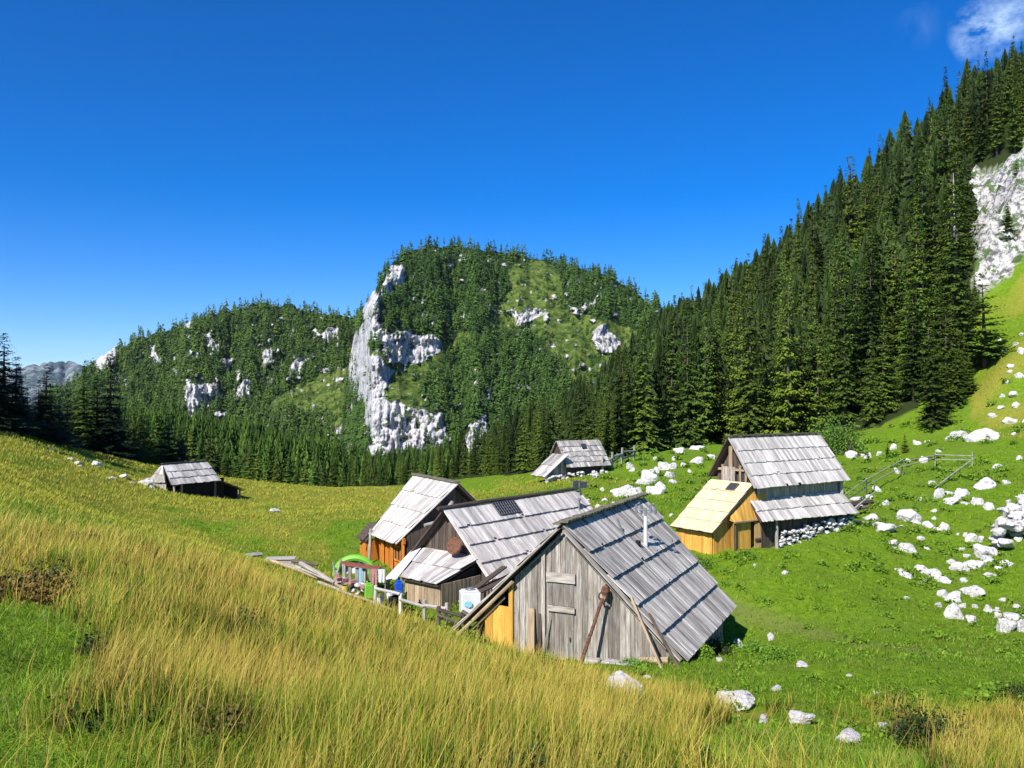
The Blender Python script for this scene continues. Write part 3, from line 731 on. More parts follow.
shrub(700, 566, 1.2, .4, 'low nettles along the yellow annex wall', HERB, 1500, .09)
shrub(377, 577, .7, .95, 'small leafy bush in front of the orange hut wall', LEAF, 1100, .10, Y=43.2)

# broad-leaved weeds and bare clumps among the grass: nobody could count them
def weeds(name, label, spots, mat):
    V, Fs, C, k = [], [], [], 0
    for (x, y, rx, rz, n, leaf) in spots:
        v, f, c = leafball(rng, n, rx, rx, rz, leaf, 5); z = float(H(x, y)); v = v+np.array([x, y, z]); V.append(v); Fs.append(f+k); C.append(c); k += len(v)
    V = np.concatenate(V); C = np.concatenate(C)
    tag(finish(name, np_mesh(name, V, np.concatenate(Fs), np.stack([C, C, C], 1)), mat), label, 'weeds', kind='stuff')
def spots(n, y0, y1, test, r0, r1, nl, leaf):
    out = []
    while len(out) < n:
        y = math.exp(rng.uniform(math.log(y0), math.log(y1))); x = rng.uniform(-.68, .68)*y; px = x/y*F+CX; py = HY-float(H(x, y))/y*F
        if test(px, py, x, y): r = rng.uniform(r0, r1); out.append((x, y, r, r*rng.uniform(.35, .8), nl, leaf*(.7+.04*y)))
    return out
gm = lambda px, py, x, y: float(goldmask(np.array([px]), np.array([py]), np.array([x]), np.array([y]))[0])
weeds('meadow_weeds', 'dark leafy weeds scattered through the dry grass', spots(120, 4, 24, lambda px, py, x, y: gm(px, py, x, y) > .5, .08, .26, 160, .035), DARKHERB)
weeds('dead_stalks', 'brown withered clumps in the dry grass', spots(70, 5, 24, lambda px, py, x, y: gm(px, py, x, y) > .5, .10, .3, 180, .035), DRYHERB)
weeds('pasture_weeds', 'dock and nettle leaves dotted over the green pasture', spots(300, 14, 75, lambda px, py, x, y: gm(px, py, x, y) < .4 and x > -5 and fbm(np.array([x/6.]), np.array([y/6.]), 3.)[0] > -.15, .15, .5, 60, .055), HERB)
weeds('rock_herbs', 'low shrubs and herbs growing among the white rocks', spots(260, 42, 100, lambda px, py, x, y: gm(px, py, x, y) < .6 and ((px > 850 and py < 640) or (590 < px < 860 and py < 500)), .25, .8, 90, .06), HERB)
# ---------------------------------------------------------------- limestone blocks
FOOT = []   # ground kept free of grass: (centre x, y, ex, ey, half length, half width)
m, nt, b = new_mat('limestone'); N = NT(nt); ROCK = m
tc = N.n('ShaderNodeTexCoord').outputs['Object']; oi = N.n('ShaderNodeObjectInfo').outputs['Random']
off = N.n('ShaderNodeVectorMath', operation='ADD'); cb = N.n('ShaderNodeCombineXYZ'); N.l(N.math('MULTIPLY', oi, 40.), cb.inputs[0]); N.l(tc, off.inputs[0]); N.l(cb.outputs[0], off.inputs[1])
v = off.outputs[0]
a1 = N.noise(v, 2.6, 9, .78); a2 = N.noise(v, 1.1, 4, .6)
c = N.mix((.15,.145,.14), (.74,.71,.69), N.ramp(a1, [(.35, 0.), (.47, 1.)]))
c = N.mix(c, (.55,.45,.40), N.ramp(a2, [(.55, 0.), (.7, .5)]))
c = N.mix(c, (.12,.13,.08), N.ramp(N.noise(v, 6., 5, .75), [(.60, 0.), (.66, .7)]))
N.l(c, b.inputs['Base Color']); b.inputs['Roughness'].default_value = .95
N.bump(a1, .8, .15, b)
def rock_mesh(seed, flat=1.0):
    r = np.random.default_rng(seed); import bmesh
    bm = bmesh.new(); bmesh.ops.create_icosphere(bm, subdivisions=4, radius=1)
    V = np.array([q.co[:] for q in bm.verts])
    for k in range(16):
        n = r.normal(size=3); n /= np.linalg.norm(n); d = .42+.4*r.random()
        s = V@n; V = V-np.outer(np.maximum(s-d, 0)*.92, n)
    V = V*(1+.22*fbm(V[:, 0]*1.6+seed, V[:, 1]*1.6, V[:, 2]*1.6, 3)[:, None]+.2*np.abs(fbm(V[:, 0]*4+seed, V[:, 1]*4, V[:, 2]*3, 3))[:, None]*-1)
    for q, p in zip(bm.verts, V): q.co = p
    me = bpy.data.meshes.new('rock'); bm.to_mesh(me); bm.free(); me.materials.append(ROCK); return me
ROCKS = [rock_mesh(i) for i in range(12)]
def rock(px, py, w, h, label, group=None, name='rock', Y=None):
    """px, py = foot of the block in the survey frame; w, h its size there"""
    g = ground(px, py+h*.3) if Y is None else P(px, py+h*.3, Y)
    s = g[1]/F
    o = bpy.data.objects.new(name, ROCKS[int(rng.integers(12))]); col.objects.link(o)
    big_ = 1.2 if g[1] < 34 else 1.0; ww, hh = w*s*.56*big_, h*s*.76*big_
    o.location = (g[0], g[1]+ww*.3, g[2]+hh*.10); o.scale = (ww, ww*(.7+.4*rng.random()), hh)
    o.rotation_euler = (rng.normal()*.15, rng.normal()*.15, rng.random()*6.28 if w < 20 else rng.normal()*.25)
    if g[1] < 34 and w > 10: FOOT.append((g[0], g[1]-.35, 0, 1, .85+ww*.3, ww*1.0))
    return tag(o, label, 'rock' if name == 'rock' else 'boulder', group)
ORD = ['first','second','third','fourth','fifth','sixth','seventh','eighth','ninth','tenth','eleventh','twelfth','thirteenth','fourteenth','fifteenth','sixteenth','seventeenth','eighteenth','nineteenth','twentieth']
def cluster(where, group, L):
    """the bigger ones are told apart by size word and order along the cluster; chips alike share a label"""
    big = sorted([q for q in L if q[2]*q[3] >= 60], key=lambda q: q[0])
    top = max(big, key=lambda q: q[2]*q[3]) if big else None
    for i, q in enumerate(big):
        shape = 'flat' if q[3] < q[2]*.5 else ('upright' if q[3] > q[2]*.95 else 'blocky')
        if q is top: lab = 'largest %s white boulder %s' % (shape, where)
        else: lab = '%s white boulder, %s from left %s' % (shape, ORD[i] if i < 20 else 'last', where)
        rock(q[0], q[1], q[2], q[3], lab, group, 'boulder')
    for q in L:
        if q[2]*q[3] >= 140:
            for _ in range(2 if len(L) > 15 else 1):
                rock(q[0]+rng.normal()*q[2]*.7, q[1]+abs(rng.normal())*2-1, 4+rng.random()*6, 3+rng.random()*4, 'small white stone %s' % where, group)
        if q[2]*q[3] < 60: rock(q[0], q[1], q[2], q[3], 'small white stone %s' % where, group)
for q in [(625,690,46,17,'long flat white boulder in the grass in front of the weathered gable'),(735,703,36,20,'humped white boulder in the grass below the hut corner'),
          (764,721,14,8,'small white stone between the humped boulder and the slanting slab'),(801,720,27,12,'slanting white slab in the lower right grass'),(853,739,28,13,'pointed white slab nearest the photo bottom at lower right'),
          (885,726,11,9,'small grey stone between the olive bush and the pointed slab'),(776,689,9,6,'little stone above the slanting slab'),(877,694,6,4,'tiny pale stone in the weeds at lower right'),
          (771,636,9,12,'thin upright stone in the nettles right of the hut'),(738,645,10,12,'upright white stone behind the lower roof corner'),(805,665,12,5,'flat pale stone on the turf below the path'),
          (942,759,5,4,'tiny stone under the dark juniper bush'),(647,677,8,4,'pale stone behind the long flat boulder'),(850,676,5,4,'tiny pale stone in the dark herbs'),(719,660,6,5,'small stone at the foot of the nettles'),
          (785,574,8,6,'small white stone on the open turf below the stone foundation'),(755,566,6,4,'tiny stone by the brown plank door'),(275,511,14,5,'flat white stone alone in the middle of the left meadow'),
          (23,524,6,5,'little stone on the grassy crest at the left edge'),(51,449,6,5,'tiny white stone high on the left rise')]:
    rock(*q, name='boulder' if q[2] > 20 else 'rock')
cluster('above the barn at the left', 'stones above the barn', [(95,463,14,11),(145,483,16,9),(123,476,15,7),(79,466,6,4),(111,479,7,4),(132,483,8,4),(88,460,5,4),(152,487,6,5),(70,459,6,4)])
cluster('in the pile left of the yellow annex hut', 'boulder pile on the middle rise',
  [(625,493,27,17),(640,491,13,10),(647,479,22,19),(663,466,15,12),(671,467,12,10),(656,472,12,12),(661,489,20,16),(651,490,12,11),(670,475,13,8),(674,482,10,7),(632,470,7,5),(681,451,16,8),(697,448,20,8),(697,460,18,11),(711,457,15,8),
   (720,461,14,9),(629,466,11,9),(596,476,9,7),(640,483,8,6),(684,465,8,6),(655,459,7,5),(606,500,8,5),(615,504,7,5),(598,507,8,5),(588,500,6,4),(602,490,6,4),(672,515,6,5),(690,471,7,5),(643,462,6,4)])
cluster('at the forest foot above the rail fence', 'stones at the forest foot',
  [(962,436,20,12),(989,434,32,21),(1010,420,15,13),(1017,406,12,9),(853,455,18,9),(868,457,8,6),(895,446,8,11),(917,443,10,6),(929,442,9,5),(939,451,7,4),(925,461,13,10),(908,461,8,5),(1020,458,8,5),(880,454,8,5),(975,440,9,6),(950,438,8,5),
   (841,452,8,5),(820,443,8,5),(808,436,9,5),(795,437,8,4),(835,437,7,4),(780,440,7,4),(766,437,7,4)])
cluster('in the rubble below the thin pole fence', 'rubble field behind the fence poles',
  [(999,467,13,6),(898,471,8,9),(990,484,28,12),(932,484,11,8),(939,494,12,13),(963,494,17,13),(953,501,17,10),(979,502,19,9),(991,508,14,8),(1009,503,7,5),(878,488,9,12),(870,497,12,8),(859,499,18,7),(887,504,11,7),
   (875,518,15,11),(884,527,30,11),(911,517,24,15),(929,524,17,10),(945,529,15,11),(906,548,22,13),(893,542,12,8),(923,539,10,7),(862,507,8,5),(920,500,7,5),(902,527,7,4),(935,512,7,5),(878,531,6,4)])
cluster('in the long heap below the dry stone wall', 'limestone heap at the right',
  [(973,536,17,15),(985,551,26,21),(920,569,18,11),(932,574,21,14),(945,580,18,12),(909,577,15,6),(960,568,18,12),(976,565,28,14),(990,561,21,11),(990,575,14,7),(1007,564,20,10),(954,597,23,18),(942,594,12,10),(953,612,24,22),
   (975,593,22,13),(965,581,10,8),(973,620,13,10),(990,609,11,13),(1003,600,9,7),(1007,628,19,15),(1014,616,20,12),(1022,626,14,14),(976,607,8,6),(940,606,9,8),(964,606,9,8),(998,616,9,8),(1018,606,9,7),(968,556,8,6),(952,563,9,7),(925,580,7,4),
   (982,541,9,7),(997,546,10,7),(1000,569,9,5)])
cluster('scattered on the steep turf under the rock face', 'stones under the rock face',
  [(1016,345,10,6),(1022,352,8,8),(1006,352,6,4),(1012,366,9,6),(1020,378,10,8),(1008,384,7,5),(1016,396,11,8),(1004,398,8,6),(1022,335,6,5),(1000,340,5,4),(1010,372,6,5),(1002,410,8,5),(993,416,9,6)])
# dry stone wall rising to the right edge: every course of it belongs to the one wall
A = ground(1000, 552); B = ground(1046, 494)
wall = empty('dry_stone_wall', A, 'low dry stone wall climbing to the right edge behind the rails', 'wall')
nn = 46
V, Fs, vo = [], [], 0
for i in range(nn*3):
    t = rng.random(); p = A+(B-A)*t; p[2] = H(p[0], p[1])+rng.random()*1.1; p[:2] += rng.normal(size=2)*.28
    me0 = ROCKS[int(rng.integers(12))]; q = np.empty(len(me0.vertices)*3, np.float32); me0.vertices.foreach_get('co', q); q = q.reshape(-1, 3)
    a = rng.random()*6.28; c_, s_ = math.cos(a), math.sin(a); k = .28+.25*rng.random()
    q = np.stack([q[:, 0]*c_-q[:, 1]*s_, q[:, 0]*s_+q[:, 1]*c_, q[:, 2]*.7], 1)*k+p-A
    f = np.array([x.vertices[:] for x in me0.polygons]); V.append(q); Fs.append(f+vo); vo += len(q)
finish('stonework', np_mesh('stonework', np.concatenate(V), np.concatenate(Fs)), ROCK, wall)
# ---------------------------------------------------------------- timber materials
W_ROOF = wood('weathered_roof_board', (.46,.42,.39), (.88,.82,.76), (.30,.27,.25), .5, .8, .4)
W_ROOFA = wood('old_grey_roof_board', (.31,.28,.26), (.76,.71,.65), (.19,.17,.155), .65, .85, .5)
W_WALL = wood('weathered_wall_board', (.14,.125,.11), (.58,.54,.49), (.22,.15,.10), .5, .9, .5)
W_DARK = wood('dark_old_timber', (.045,.035,.03), (.17,.13,.105), None, 0, .95, .4)
W_TAN = wood('tan_board', (.26,.18,.11), (.62,.47,.31), (.30,.24,.19), .5, .85, .35)
W_ORANGE = wood('orange_stained_board', (.36,.11,.02), (.68,.26,.045), None, 0, .7, .25)
W_YELLOW = wood('fresh_spruce_board', (.50,.25,.04), (.86,.50,.11), (.58,.28,.05), .5, .75, .3)
W_NEWROOF = wood('pale_new_roof_board', (.62,.47,.25), (.85,.72,.46), (.66,.55,.38), .4, .8, .15)
RIDGE = plain('mossy_ridge_board', (.21,.19,.13), .95, .3, 5)
MASON = plain('lime_mortar', (.50,.47,.43), .95, .3, 6)
METAL = plain('grey_metal', (.45,.46,.48), .35, .1, 8, .7)
BLACK = plain('black_paint', (.02,.02,.022), .4, .1, 8)
WHITE = plain('white_plastic', (.72,.73,.74), .45, .06, 4)
RUST = plain('rusty_iron', (.20,.095,.055), .85, .35, 9)
LIME = plain('lime_green_plastic', (.20,.52,.05), .4, .05, 4)
BLUE = plain('blue_plastic', (.02,.09,.55), .4, .05, 4)
CYAN = plain('pale_blue_plastic', (.25,.55,.68), .45, .05, 4)
PINK = plain('pink_cloth', (.48,.25,.22), .9, .12, 6)
YEL = plain('yellow_plastic', (.72,.62,.08), .5, .06, 4)
REDB = plain('red_brown_paint', (.32,.10,.07), .7, .2, 6)
DARKIN = plain('dark_interior', (.03,.026,.022), .95, .2, 3)  # near-black colour stands in for unlit insides
GLASS = plain('window_glass', (.05,.06,.07), .12, .05, 3)

class Frame:
    """a ridge start, the ridge direction and the downslope direction, all in metres"""
    def __init__(s, o, deg):
        s.o = np.asarray(o, float); a = R(deg)
        s.e = np.array([math.sin(a), math.cos(a), 0.]); s.f = np.array([math.cos(a), -math.sin(a), 0.])
    def __call__(s, t, w, z): return s.o+s.e*t+s.f*w+np.array([0, 0, z])
def roof_slope(name, mat, parent, A, B, C, D, rows, bw=.19, th=.03, over=.07, lift=.05, ragged=.05, label=None, under=True):
    """A,B upper edge, D,C lower edge (A above D): overlapping courses of boards"""
    A, B, C, D = (np.asarray(q, float) for q in (A, B, C, D))
    n = np.cross(B-A, D-A); n /= np.linalg.norm(n)
    if n[2] < 0: n = -n
    m = MB(); L = np.linalg.norm(B-A); nb = max(3, int(L/bw))
    for r_ in range(rows):
        cuts = np.linspace(0, 1, nb+1)+np.concatenate([[0], m_rand(nb-1, .25/nb), [0]])
        v0 = max(0, r_/rows-.02); sl_ = np.linalg.norm(D-A)
        for i in range(nb):
            u0, u1 = cuts[i]+.0006, cuts[i+1]-.0006
            v1 = (r_+1)/rows+(over+ragged*(random.random()-.5))/sl_
            q = lambda u, v: (A+(B-A)*u)*(1-v)+(D+(C-D)*u)*v
            if random.random() < .035: v1 -= random.uniform(.05, .14)/sl_
            j = random.random()*.022; w_ = (random.random()-.5)*.02
            up0 = n*(.004+j); up1 = n*(lift+th*.5+j+w_)
            m.hexa([q(u0, v0)+up0, q(u1, v0)+up0, q(u0, v1)+up1, q(u1, v1)+up1,
                    q(u0, v0)+up0+n*th, q(u1, v0)+up0+n*th, q(u0, v1)+up1+n*th, q(u1, v1)+up1+n*th], gv=1)
    o = m.build(name, mat, parent, label=label)
    if under:
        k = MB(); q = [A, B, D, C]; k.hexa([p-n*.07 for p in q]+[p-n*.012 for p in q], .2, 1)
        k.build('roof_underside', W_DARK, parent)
    return o
def m_rand(n, a): return np.array([(random.random()-.5)*2*a for _ in range(n)])
def board_wall(name, mat, parent, p, q, zb, topf, bw=.2, th=.035, gap=.012, label=None, ragged=.0, tonef=None, nrm=None):
    """upright boards from p to q (plan points); zb and topf(s) are heights, s in metres from p"""
    p, q = np.asarray(p, float)[:2], np.asarray(q, float)[:2]; L = np.linalg.norm(q-p); d = (q-p)/L; n = np.array([d[1], -d[0]])
    if nrm is not None and n@np.asarray(nrm)[:2] < 0: n = -n
    m = MB(); s = 0
    while s < L-.02:
        w_ = min(bw*(.7+.6*random.random()), L-s); s1 = s+w_-gap; off = random.random()*.018
        zbf = (zb(s) if callable(zb) else zb)-random.random()*ragged
        a, b_ = p+d*s+n*off, p+d*s1+n*off; t0, t1 = topf(s), topf(s1); N_ = n*th
        m.hexa([(*a, zbf), (*b_, zbf), (*(a+N_), zbf), (*(b_+N_), zbf), (*a, t0), (*b_, t1), (*(a+N_), t0), (*(b_+N_), t1)], tonef(s) if tonef else None, 2)
        s += w_
    return m.build(name, mat, parent, label=label)
def core(name, mat, parent, pts_top, zb):
    """solid body behind the boards: plan polygon with a top height per corner"""
    me = bpy.data.meshes.new(name); off = ROOT(parent); n = len(pts_top)
    v = [(x, y, zb) for x, y, z in pts_top]+[tuple(q) for q in pts_top]; v = [tuple(np.array(q)-off) for q in v]
    f = [list(range(n))[::-1], [n+k for k in range(n)]]+[[k, (k+1) % n, n+(k+1) % n, n+k] for k in range(n)]
    me.from_pydata(v, [], f); me.update(); return finish(name, me, mat, parent)
def stonework(name, parent, p, q, zb, zt, depth=.35, size=.28, n=None, label=None):
    p, q = np.array(p, float), np.array(q, float); L = np.linalg.norm((q-p)[:2]); n = n or int(L*(zt-zb)/(size*size)*1.5)
    V, Fs, vo = [], [], 0; off = ROOT(parent)
    for i in range(n):
        t = random.random(); c = p+(q-p)*t; c[2] = zb+(zt-zb)*random.random(); c[:2] += np.array([random.gauss(0, depth*.25), random.gauss(0, depth*.25)])
        me0 = ROCKS[random.randrange(12)]; a = np.empty(len(me0.vertices)*3, np.float32); me0.vertices.foreach_get('co', a); a = a.reshape(-1, 3)
        an = random.random()*6.28; c_, s_ = math.cos(an), math.sin(an); k = size*(.55+.5*random.random())
        a = np.stack([a[:, 0]*c_-a[:, 1]*s_, a[:, 0]*s_+a[:, 1]*c_, a[:, 2]*.65], 1)*k+c-off
        f = np.array([x.vertices[:] for x in me0.polygons]); V.append(a); Fs.append(f+vo); vo += len(a)
    o = finish(name, np_mesh(name, np.concatenate(V), np.concatenate(Fs)), ROCK, parent)
    if label: o['label'] = label
    return o
def one(name, mat, parent, fn, **kw):
    m = MB(); fn(m); return m.build(name, mat, parent, **kw)
def gz(p): return float(H(p[0], p[1]))
def foot(F_, t0, t1, w0, w1):
    c = F_((t0+t1)/2, (w0+w1)/2, 0); FOOT.append((c[0], c[1], F_.e[0], F_.e[1], (t1-t0)/2, (w1-w0)/2))

# ================================================================ A: big weathered hut in front
A_ = Frame((1.87, 30, -4.41), 25.7); k = .972; L = 9.2
base = A_(0, 0, 0); base[2] = -9.2
hutA = empty('wooden_hut', base, 'largest weathered grey plank hut in front, steep board roof with rotor mast', 'hut')
foot(A_, .1, L-.2, -3.7, 3.8)
zr = lambda w: -k*abs(w)
roof_slope('roof', W_ROOFA, hutA, A_(-.35, .05, 0), A_(L, .05, 0), A_(L-1.3, 4.28, -4.16), A_(-.35, 4.28, -4.16), 5, .19, .035, .10, .11, .025)
roof_slope('roof', W_ROOFA, hutA, A_(-.3, -.05, 0), A_(L, -.05, 0), A_(L, -4.25, -4.12), A_(-.3, -4.25, -4.12), 5, .22, .035, .10, .07, .08)
def f(m):
    for i in range(30):
        t = -.4+i*(L+.5)/30; m.beam(A_(t, .1, .14+random.random()*.05), A_(t+(L+.5)/30+.05, .08, .14+random.random()*.05), .34, .08)
    m.beam(A_(-.45, -.14, .08), A_(L, -.14, .08), .3, .06)
one('ridge_cap', RIDGE, hutA, f)
o = A_.o
board_wall('gable_wall', W_WALL, hutA, A_(0, -1.95, 0), A_(0, 3.85, 0), -9.75, lambda s: o[2]+zr(s-1.95)-.12, .2, .04, .012, ragged=.1, nrm=-A_.e)
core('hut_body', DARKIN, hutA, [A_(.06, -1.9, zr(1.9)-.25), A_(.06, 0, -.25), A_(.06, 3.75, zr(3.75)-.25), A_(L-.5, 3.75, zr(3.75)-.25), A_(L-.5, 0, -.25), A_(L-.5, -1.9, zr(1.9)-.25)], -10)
board_wall('side_wall', W_WALL, hutA, A_(0, 3.80, 0), A_(L-1.0, 3.80, 0), -10.3, lambda s: o[2]+zr(3.8)-.25, .24, .03, .01, nrm=A_.f)
board_wall('side_wall', W_WALL, hutA, A_(0, -3.4, 0), A_(L-.5, -3.4, 0), -9.9, lambda s: o[2]+zr(3.4)-.2, .24, .03, .01, nrm=-A_.f)
board_wall('rear_wall', W_WALL, hutA, A_(L-.4, -3.4, 0), A_(L-.4, 3.7, 0), -10.3, lambda s: o[2]+zr(s-3.4)-.2, .24, .03, .01, nrm=A_.e)
one('verge_board', W_WALL, hutA, lambda m: m.beam(A_(-.40, .12, -.12), A_(-.40, 4.25, -4.10), .05, .26, .9, A_.e))
one('verge_board', W_WALL, hutA, lambda m: m.beam(A_(-.40, -.12, -.12), A_(-.40, -4.25, -4.10), .05, .14, .7, A_.e))
def f(m):
    m.beam(A_(-.12, -1.55, -1.75), A_(-.12, 0, -.25), .06, .12, .6, A_.e); m.beam(A_(-.12, .1, -.35), A_(-.12, 3.7, -3.85), .05, .2, .95, A_.e)
one('rafter', W_WALL, hutA, f)
# boarded hatch and door in the gable
hz0 = lambda px_, py_: None
def hb(name, w0, w1, z0, z1, tone, mat=W_WALL, out=-.075, lab=None):
    return one(name, mat, hutA, lambda m: m.box(A_(out, w0, z0), A_.f*(w1-w0), -A_.e*.05, (0, 0, z1-z0), tone), label=lab)
d = one('hatch', W_WALL, hutA, lambda m: [m.box(A_(-.06, -.62+i*.2, -2.85), A_.f*.19, -A_.e*.035, (0, 0, .85), .1+.1*random.random()) for i in range(5)])
one('hatch_bar', W_WALL, d, lambda m: m.box(A_(-.11, -.66, -2.02), A_.f*1.1, -A_.e*.05, (0, 0, .34), 1.))
one('hatch_bar', W_WALL, d, lambda m: m.box(A_(-.11, -.60, -3.06), A_.f*1.02, -A_.e*.05, (0, 0, .2), .95))
d = one('door', W_WALL, hutA, lambda m: [m.box(A_(-.06, -.55+i*.185, -4.75), A_.f*.175, -A_.e*.04, (0, 0, 1.62), .15+.3*random.random()) for i in range(5)])
one('door_handle', RUST, d, lambda m: m.tube([A_(-.14, .25, -3.9), A_(-.17, .25, -3.98), A_(-.14, .25, -4.06)], .02, 6))
one('corner_post', W_WALL, hutA, lambda m: m.beam(A_(-.07, -.78, -4.8), A_(-.07, -.78, -.95), .16, .14, .9, A_.f))
one('corner_post', W_YELLOW, hutA, lambda m: m.beam(A_(-.09, -2.05, -5.2), A_(-.09, -2.05, -2.15), .17, .16, .5, A_.f), label='fresh orange corner post')
# new yellow porch boards left of the grey gable
board_wall('porch_wall', W_YELLOW, hutA, A_(-.05, -3.05, 0), A_(-.05, -2.14, 0), -9.9, lambda s: o[2]-3.05-.06*s, .24, .04, .006, label='fresh yellow board wall', nrm=-A_.e)
one('porch_post', W_YELLOW, hutA, lambda m: m.beam(A_(-.02, -3.1, -5.3), A_(-.02, -3.1, -3.1), .12, .12, .4))
def f(m):
    m.tube([A_(-.30, -1.9, -2.12), A_(-.34, -4.3, -4.45)], .07, 8, .6); m.tube([A_(-.12, -2.3, -2.75), A_(-.16, -4.5, -4.9)], .055, 8, .3)
one('roof_pole', W_TAN, hutA, f)
for i, (w0, zt) in enumerate(((-3.5, -4.1), (-3.85, -4.5))):
    one('porch_post', W_DARK, hutA, lambda m: m.beam(A_(.0, w0, -5.3), A_(.0, w0, zt), .1, .1, .5))
stonework('stone_foundation', hutA, A_(-.12, -1.9, 0), A_(-.12, 3.8, 0), -9.7, -9.15, .15, .2, 30)
# small bracket with lamp on the gable
br = one('wall_lamp', RUST, hutA, lambda m: (m.tube([A_(-.05, 1.62, -1.95), A_(-.32, 1.62, -1.9)], .03, 6), m.lathe(A_(-.34, 1.62, -2.28), [(.0, 0), (.11, .03), (.15, .16), (.12, .3), (.03, .36)], 12)))
# wind rotor mast and stove pipe on the roof: parts of the hut
def rf(t, w): return A_(t, w, -k*w)
b0 = rf(4.6, 1.55)
mast = one('rotor_mast', WHITE, hutA, lambda m: m.tube([b0+[0, 0, -.1], b0+[0, 0, 1.35]], [.085, .07], 12, .5))
def f(m):
    top = b0+np.array([0, 0, 1.36]); m.tube([top, top+[0, 0, .3]], .045, 8)
    m.tube([top+np.array([-.26, 0, .22]), top+np.array([.3, 0, .22])], .035, 8)
    for s_, hh in ((-.26, .34), (.3, .32)):
        c = top+np.array([s_, 0, .1]); m.tube([c+[-.1, -.05, .0], c+[-.12, -.02, hh], c+[.02, .0, hh+.06]], .05, 7); m.tube([c+[.1, .05, -.05], c+[.1, .03, hh*.9]], .05, 7)
one('rotor_head', METAL, mast, f)
c0 = rf(3.6, 1.15); one('stove_pipe', METAL, hutA, lambda m: m.tube([c0+[0, 0, -.1], c0+[-.42, -.05, .95]], [.045, .045], 10, .4))
c0 = rf(3.95, 1.45)
one('roof_vent', BLACK, hutA, lambda m: m.cbox(c0+[0, 0, .02], .1, .2, .36, R(30)))
# things leaning on or lying by the hut
def leaner(name, label, mat, p, q, w_=.16, h_=.05, cat='board', grp=None, tube=False, up=None):
    p = np.array(p, float); e = empty(name, p, label, cat, grp); m = MB()
    (m.tube([p, q], w_/2, 8) if tube else m.beam(p, q, w_, h_, None, tuple(up) if up is not None else (0, 0, 1))); m.build('shaft' if tube else 'board', mat, e); return e
def gpt(F_, t, w, dz=0): p = F_(t, w, 0); p[2] = gz(p)+dz; return p
e = empty('leaning_pole', gpt(A_, -.9, 1.25), 'long rusty brown pole leaning against the gable right of the door', 'pole')
one('shaft', RUST, e, lambda m: m.tube([gpt(A_, -1.0, .95, -.05), A_(-.42, 1.55, -2.35)], [.07, .055], 9))
one('loop', RUST, e, lambda m: m.tube([A_(-.42, 1.55+.13*math.cos(a), -2.28+.15*math.sin(a)) for a in np.linspace(-1.5, 4.8, 12)], .035, 6))
leaner('leaning_board', 'long tan board leaning on the lower roof edge, the paler of the two', W_TAN, gpt(A_, -1.3, 3.9, -.1), A_(-.3, 2.55, -2.25), .30, .07, up=A_.f)
leaner('leaning_board', 'brown log slab leaning beside the long tan board at the roof corner', W_DARK, gpt(A_, -1.0, 4.35, -.1), A_(-.1, 3.1, -2.8), .24, .1, up=A_.f)
leaner('leaning_plank', 'thick pale short plank standing against the gable left of the door', W_TAN, gpt(A_, -.35, -1.15, -.1), A_(-.12, -1.25, -3.05), .26, .06, up=-A_.e)
leaner('leaning_plank', 'narrow dark plank beside the thick pale plank', W_DARK, gpt(A_, -.3, -.85, -.1), A_(-.12, -.9, -3.2), .12, .06, up=-A_.e)
leaner('leaning_plank', 'thin tilted grey plank nearest the door', W_WALL, gpt(A_, -.35, -.75, -.1), A_(-.12, -.5, -3.35), .08, .05, up=-A_.e)
e = empty('stone_slab', gpt(A_, -.75, 1.7, 0), 'flat white stone slab on the ground below the leaning pole', 'slab')
g0 = gpt(A_, -.6, 1.1, .02); one('slab_body', MASON, e, lambda m: (m.box(g0, A_.f*.5, -A_.e*.4, (0, 0, .22)), m.box(g0+A_.f*.6, A_.f*1.2, -A_.e*.45, (0, 0, .25))), bevel=.03)
e = empty('wood_log', gpt(A_, -.5, 3.5, 0), 'short split log lying at the right foot of the gable', 'log')
one('log_body', W_TAN, e, lambda m: m.tube([gpt(A_, -.5, 2.9, .1), gpt(A_, -.6, 3.9, .12)], .12, 8))

# ================================================================ B: middle hut with solar panel
B_ = Frame((-3.10, 40, -5.18), 39); kb = 1.05; LB = 10.9
hutB = empty('wooden_hut', B_(0, 0, -4.2), 'grey board roofed hut with black solar panel behind the big front hut', 'hut')
foot(B_, 0, LB, -2.6, 2.6)
wb = 2.82; db = -2.96
roof_slope('roof', W_ROOF, hutB, B_(-.1, .03, 0), B_(LB, .03, 0), B_(LB, wb, db), B_(-.1, wb, db), 4, .2, .03, .08, .09, .025)
roof_slope('roof', W_ROOF, hutB, B_(-.1, -.03, 0), B_(LB, -.03, 0), B_(LB, -wb, db), B_(-.1, -wb, db), 4, .25, .03, .08, .06, .05)
def f(m):
    m.tube([B_(-.55, 0, .12), B_(2.5, .02, .16), B_(6, 0, .13), B_(LB, 0, .16)], [.09, .1, .1, .09], 8, .2)
one('ridge_log', W_DARK, hutB, f)
one('verge_board', W_ROOF, hutB, lambda m: m.beam(B_(-.14, 0, .05), B_(-.14, wb+.05, db+.02), .05, .16, .9, B_.e))
one('verge_board', W_DARK, hutB, lambda m: m.beam(B_(-.14, 0, .02), B_(-.14, -wb-.05, db+.02), .05, .16, .5, B_.e))
zrB = lambda w: -kb*abs(w)
board_wall('gable_wall', W_DARK, hutB, B_(.25, -2.5, 0), B_(.25, 2.45, 0), -9.9, lambda s: B_.o[2]+zrB(s-2.5)-.15, .22, .04, .012, nrm=-B_.e)
core('hut_body', DARKIN, hutB, [B_(.3, -2.45, zrB(2.45)-.3), B_(.3, 0, -.3), B_(.3, 2.4, zrB(2.4)-.3), B_(LB-.3, 2.4, zrB(2.4)-.3), B_(LB-.3, 0, -.3), B_(LB-.3, -2.45, zrB(2.45)-.3)], -10.4)
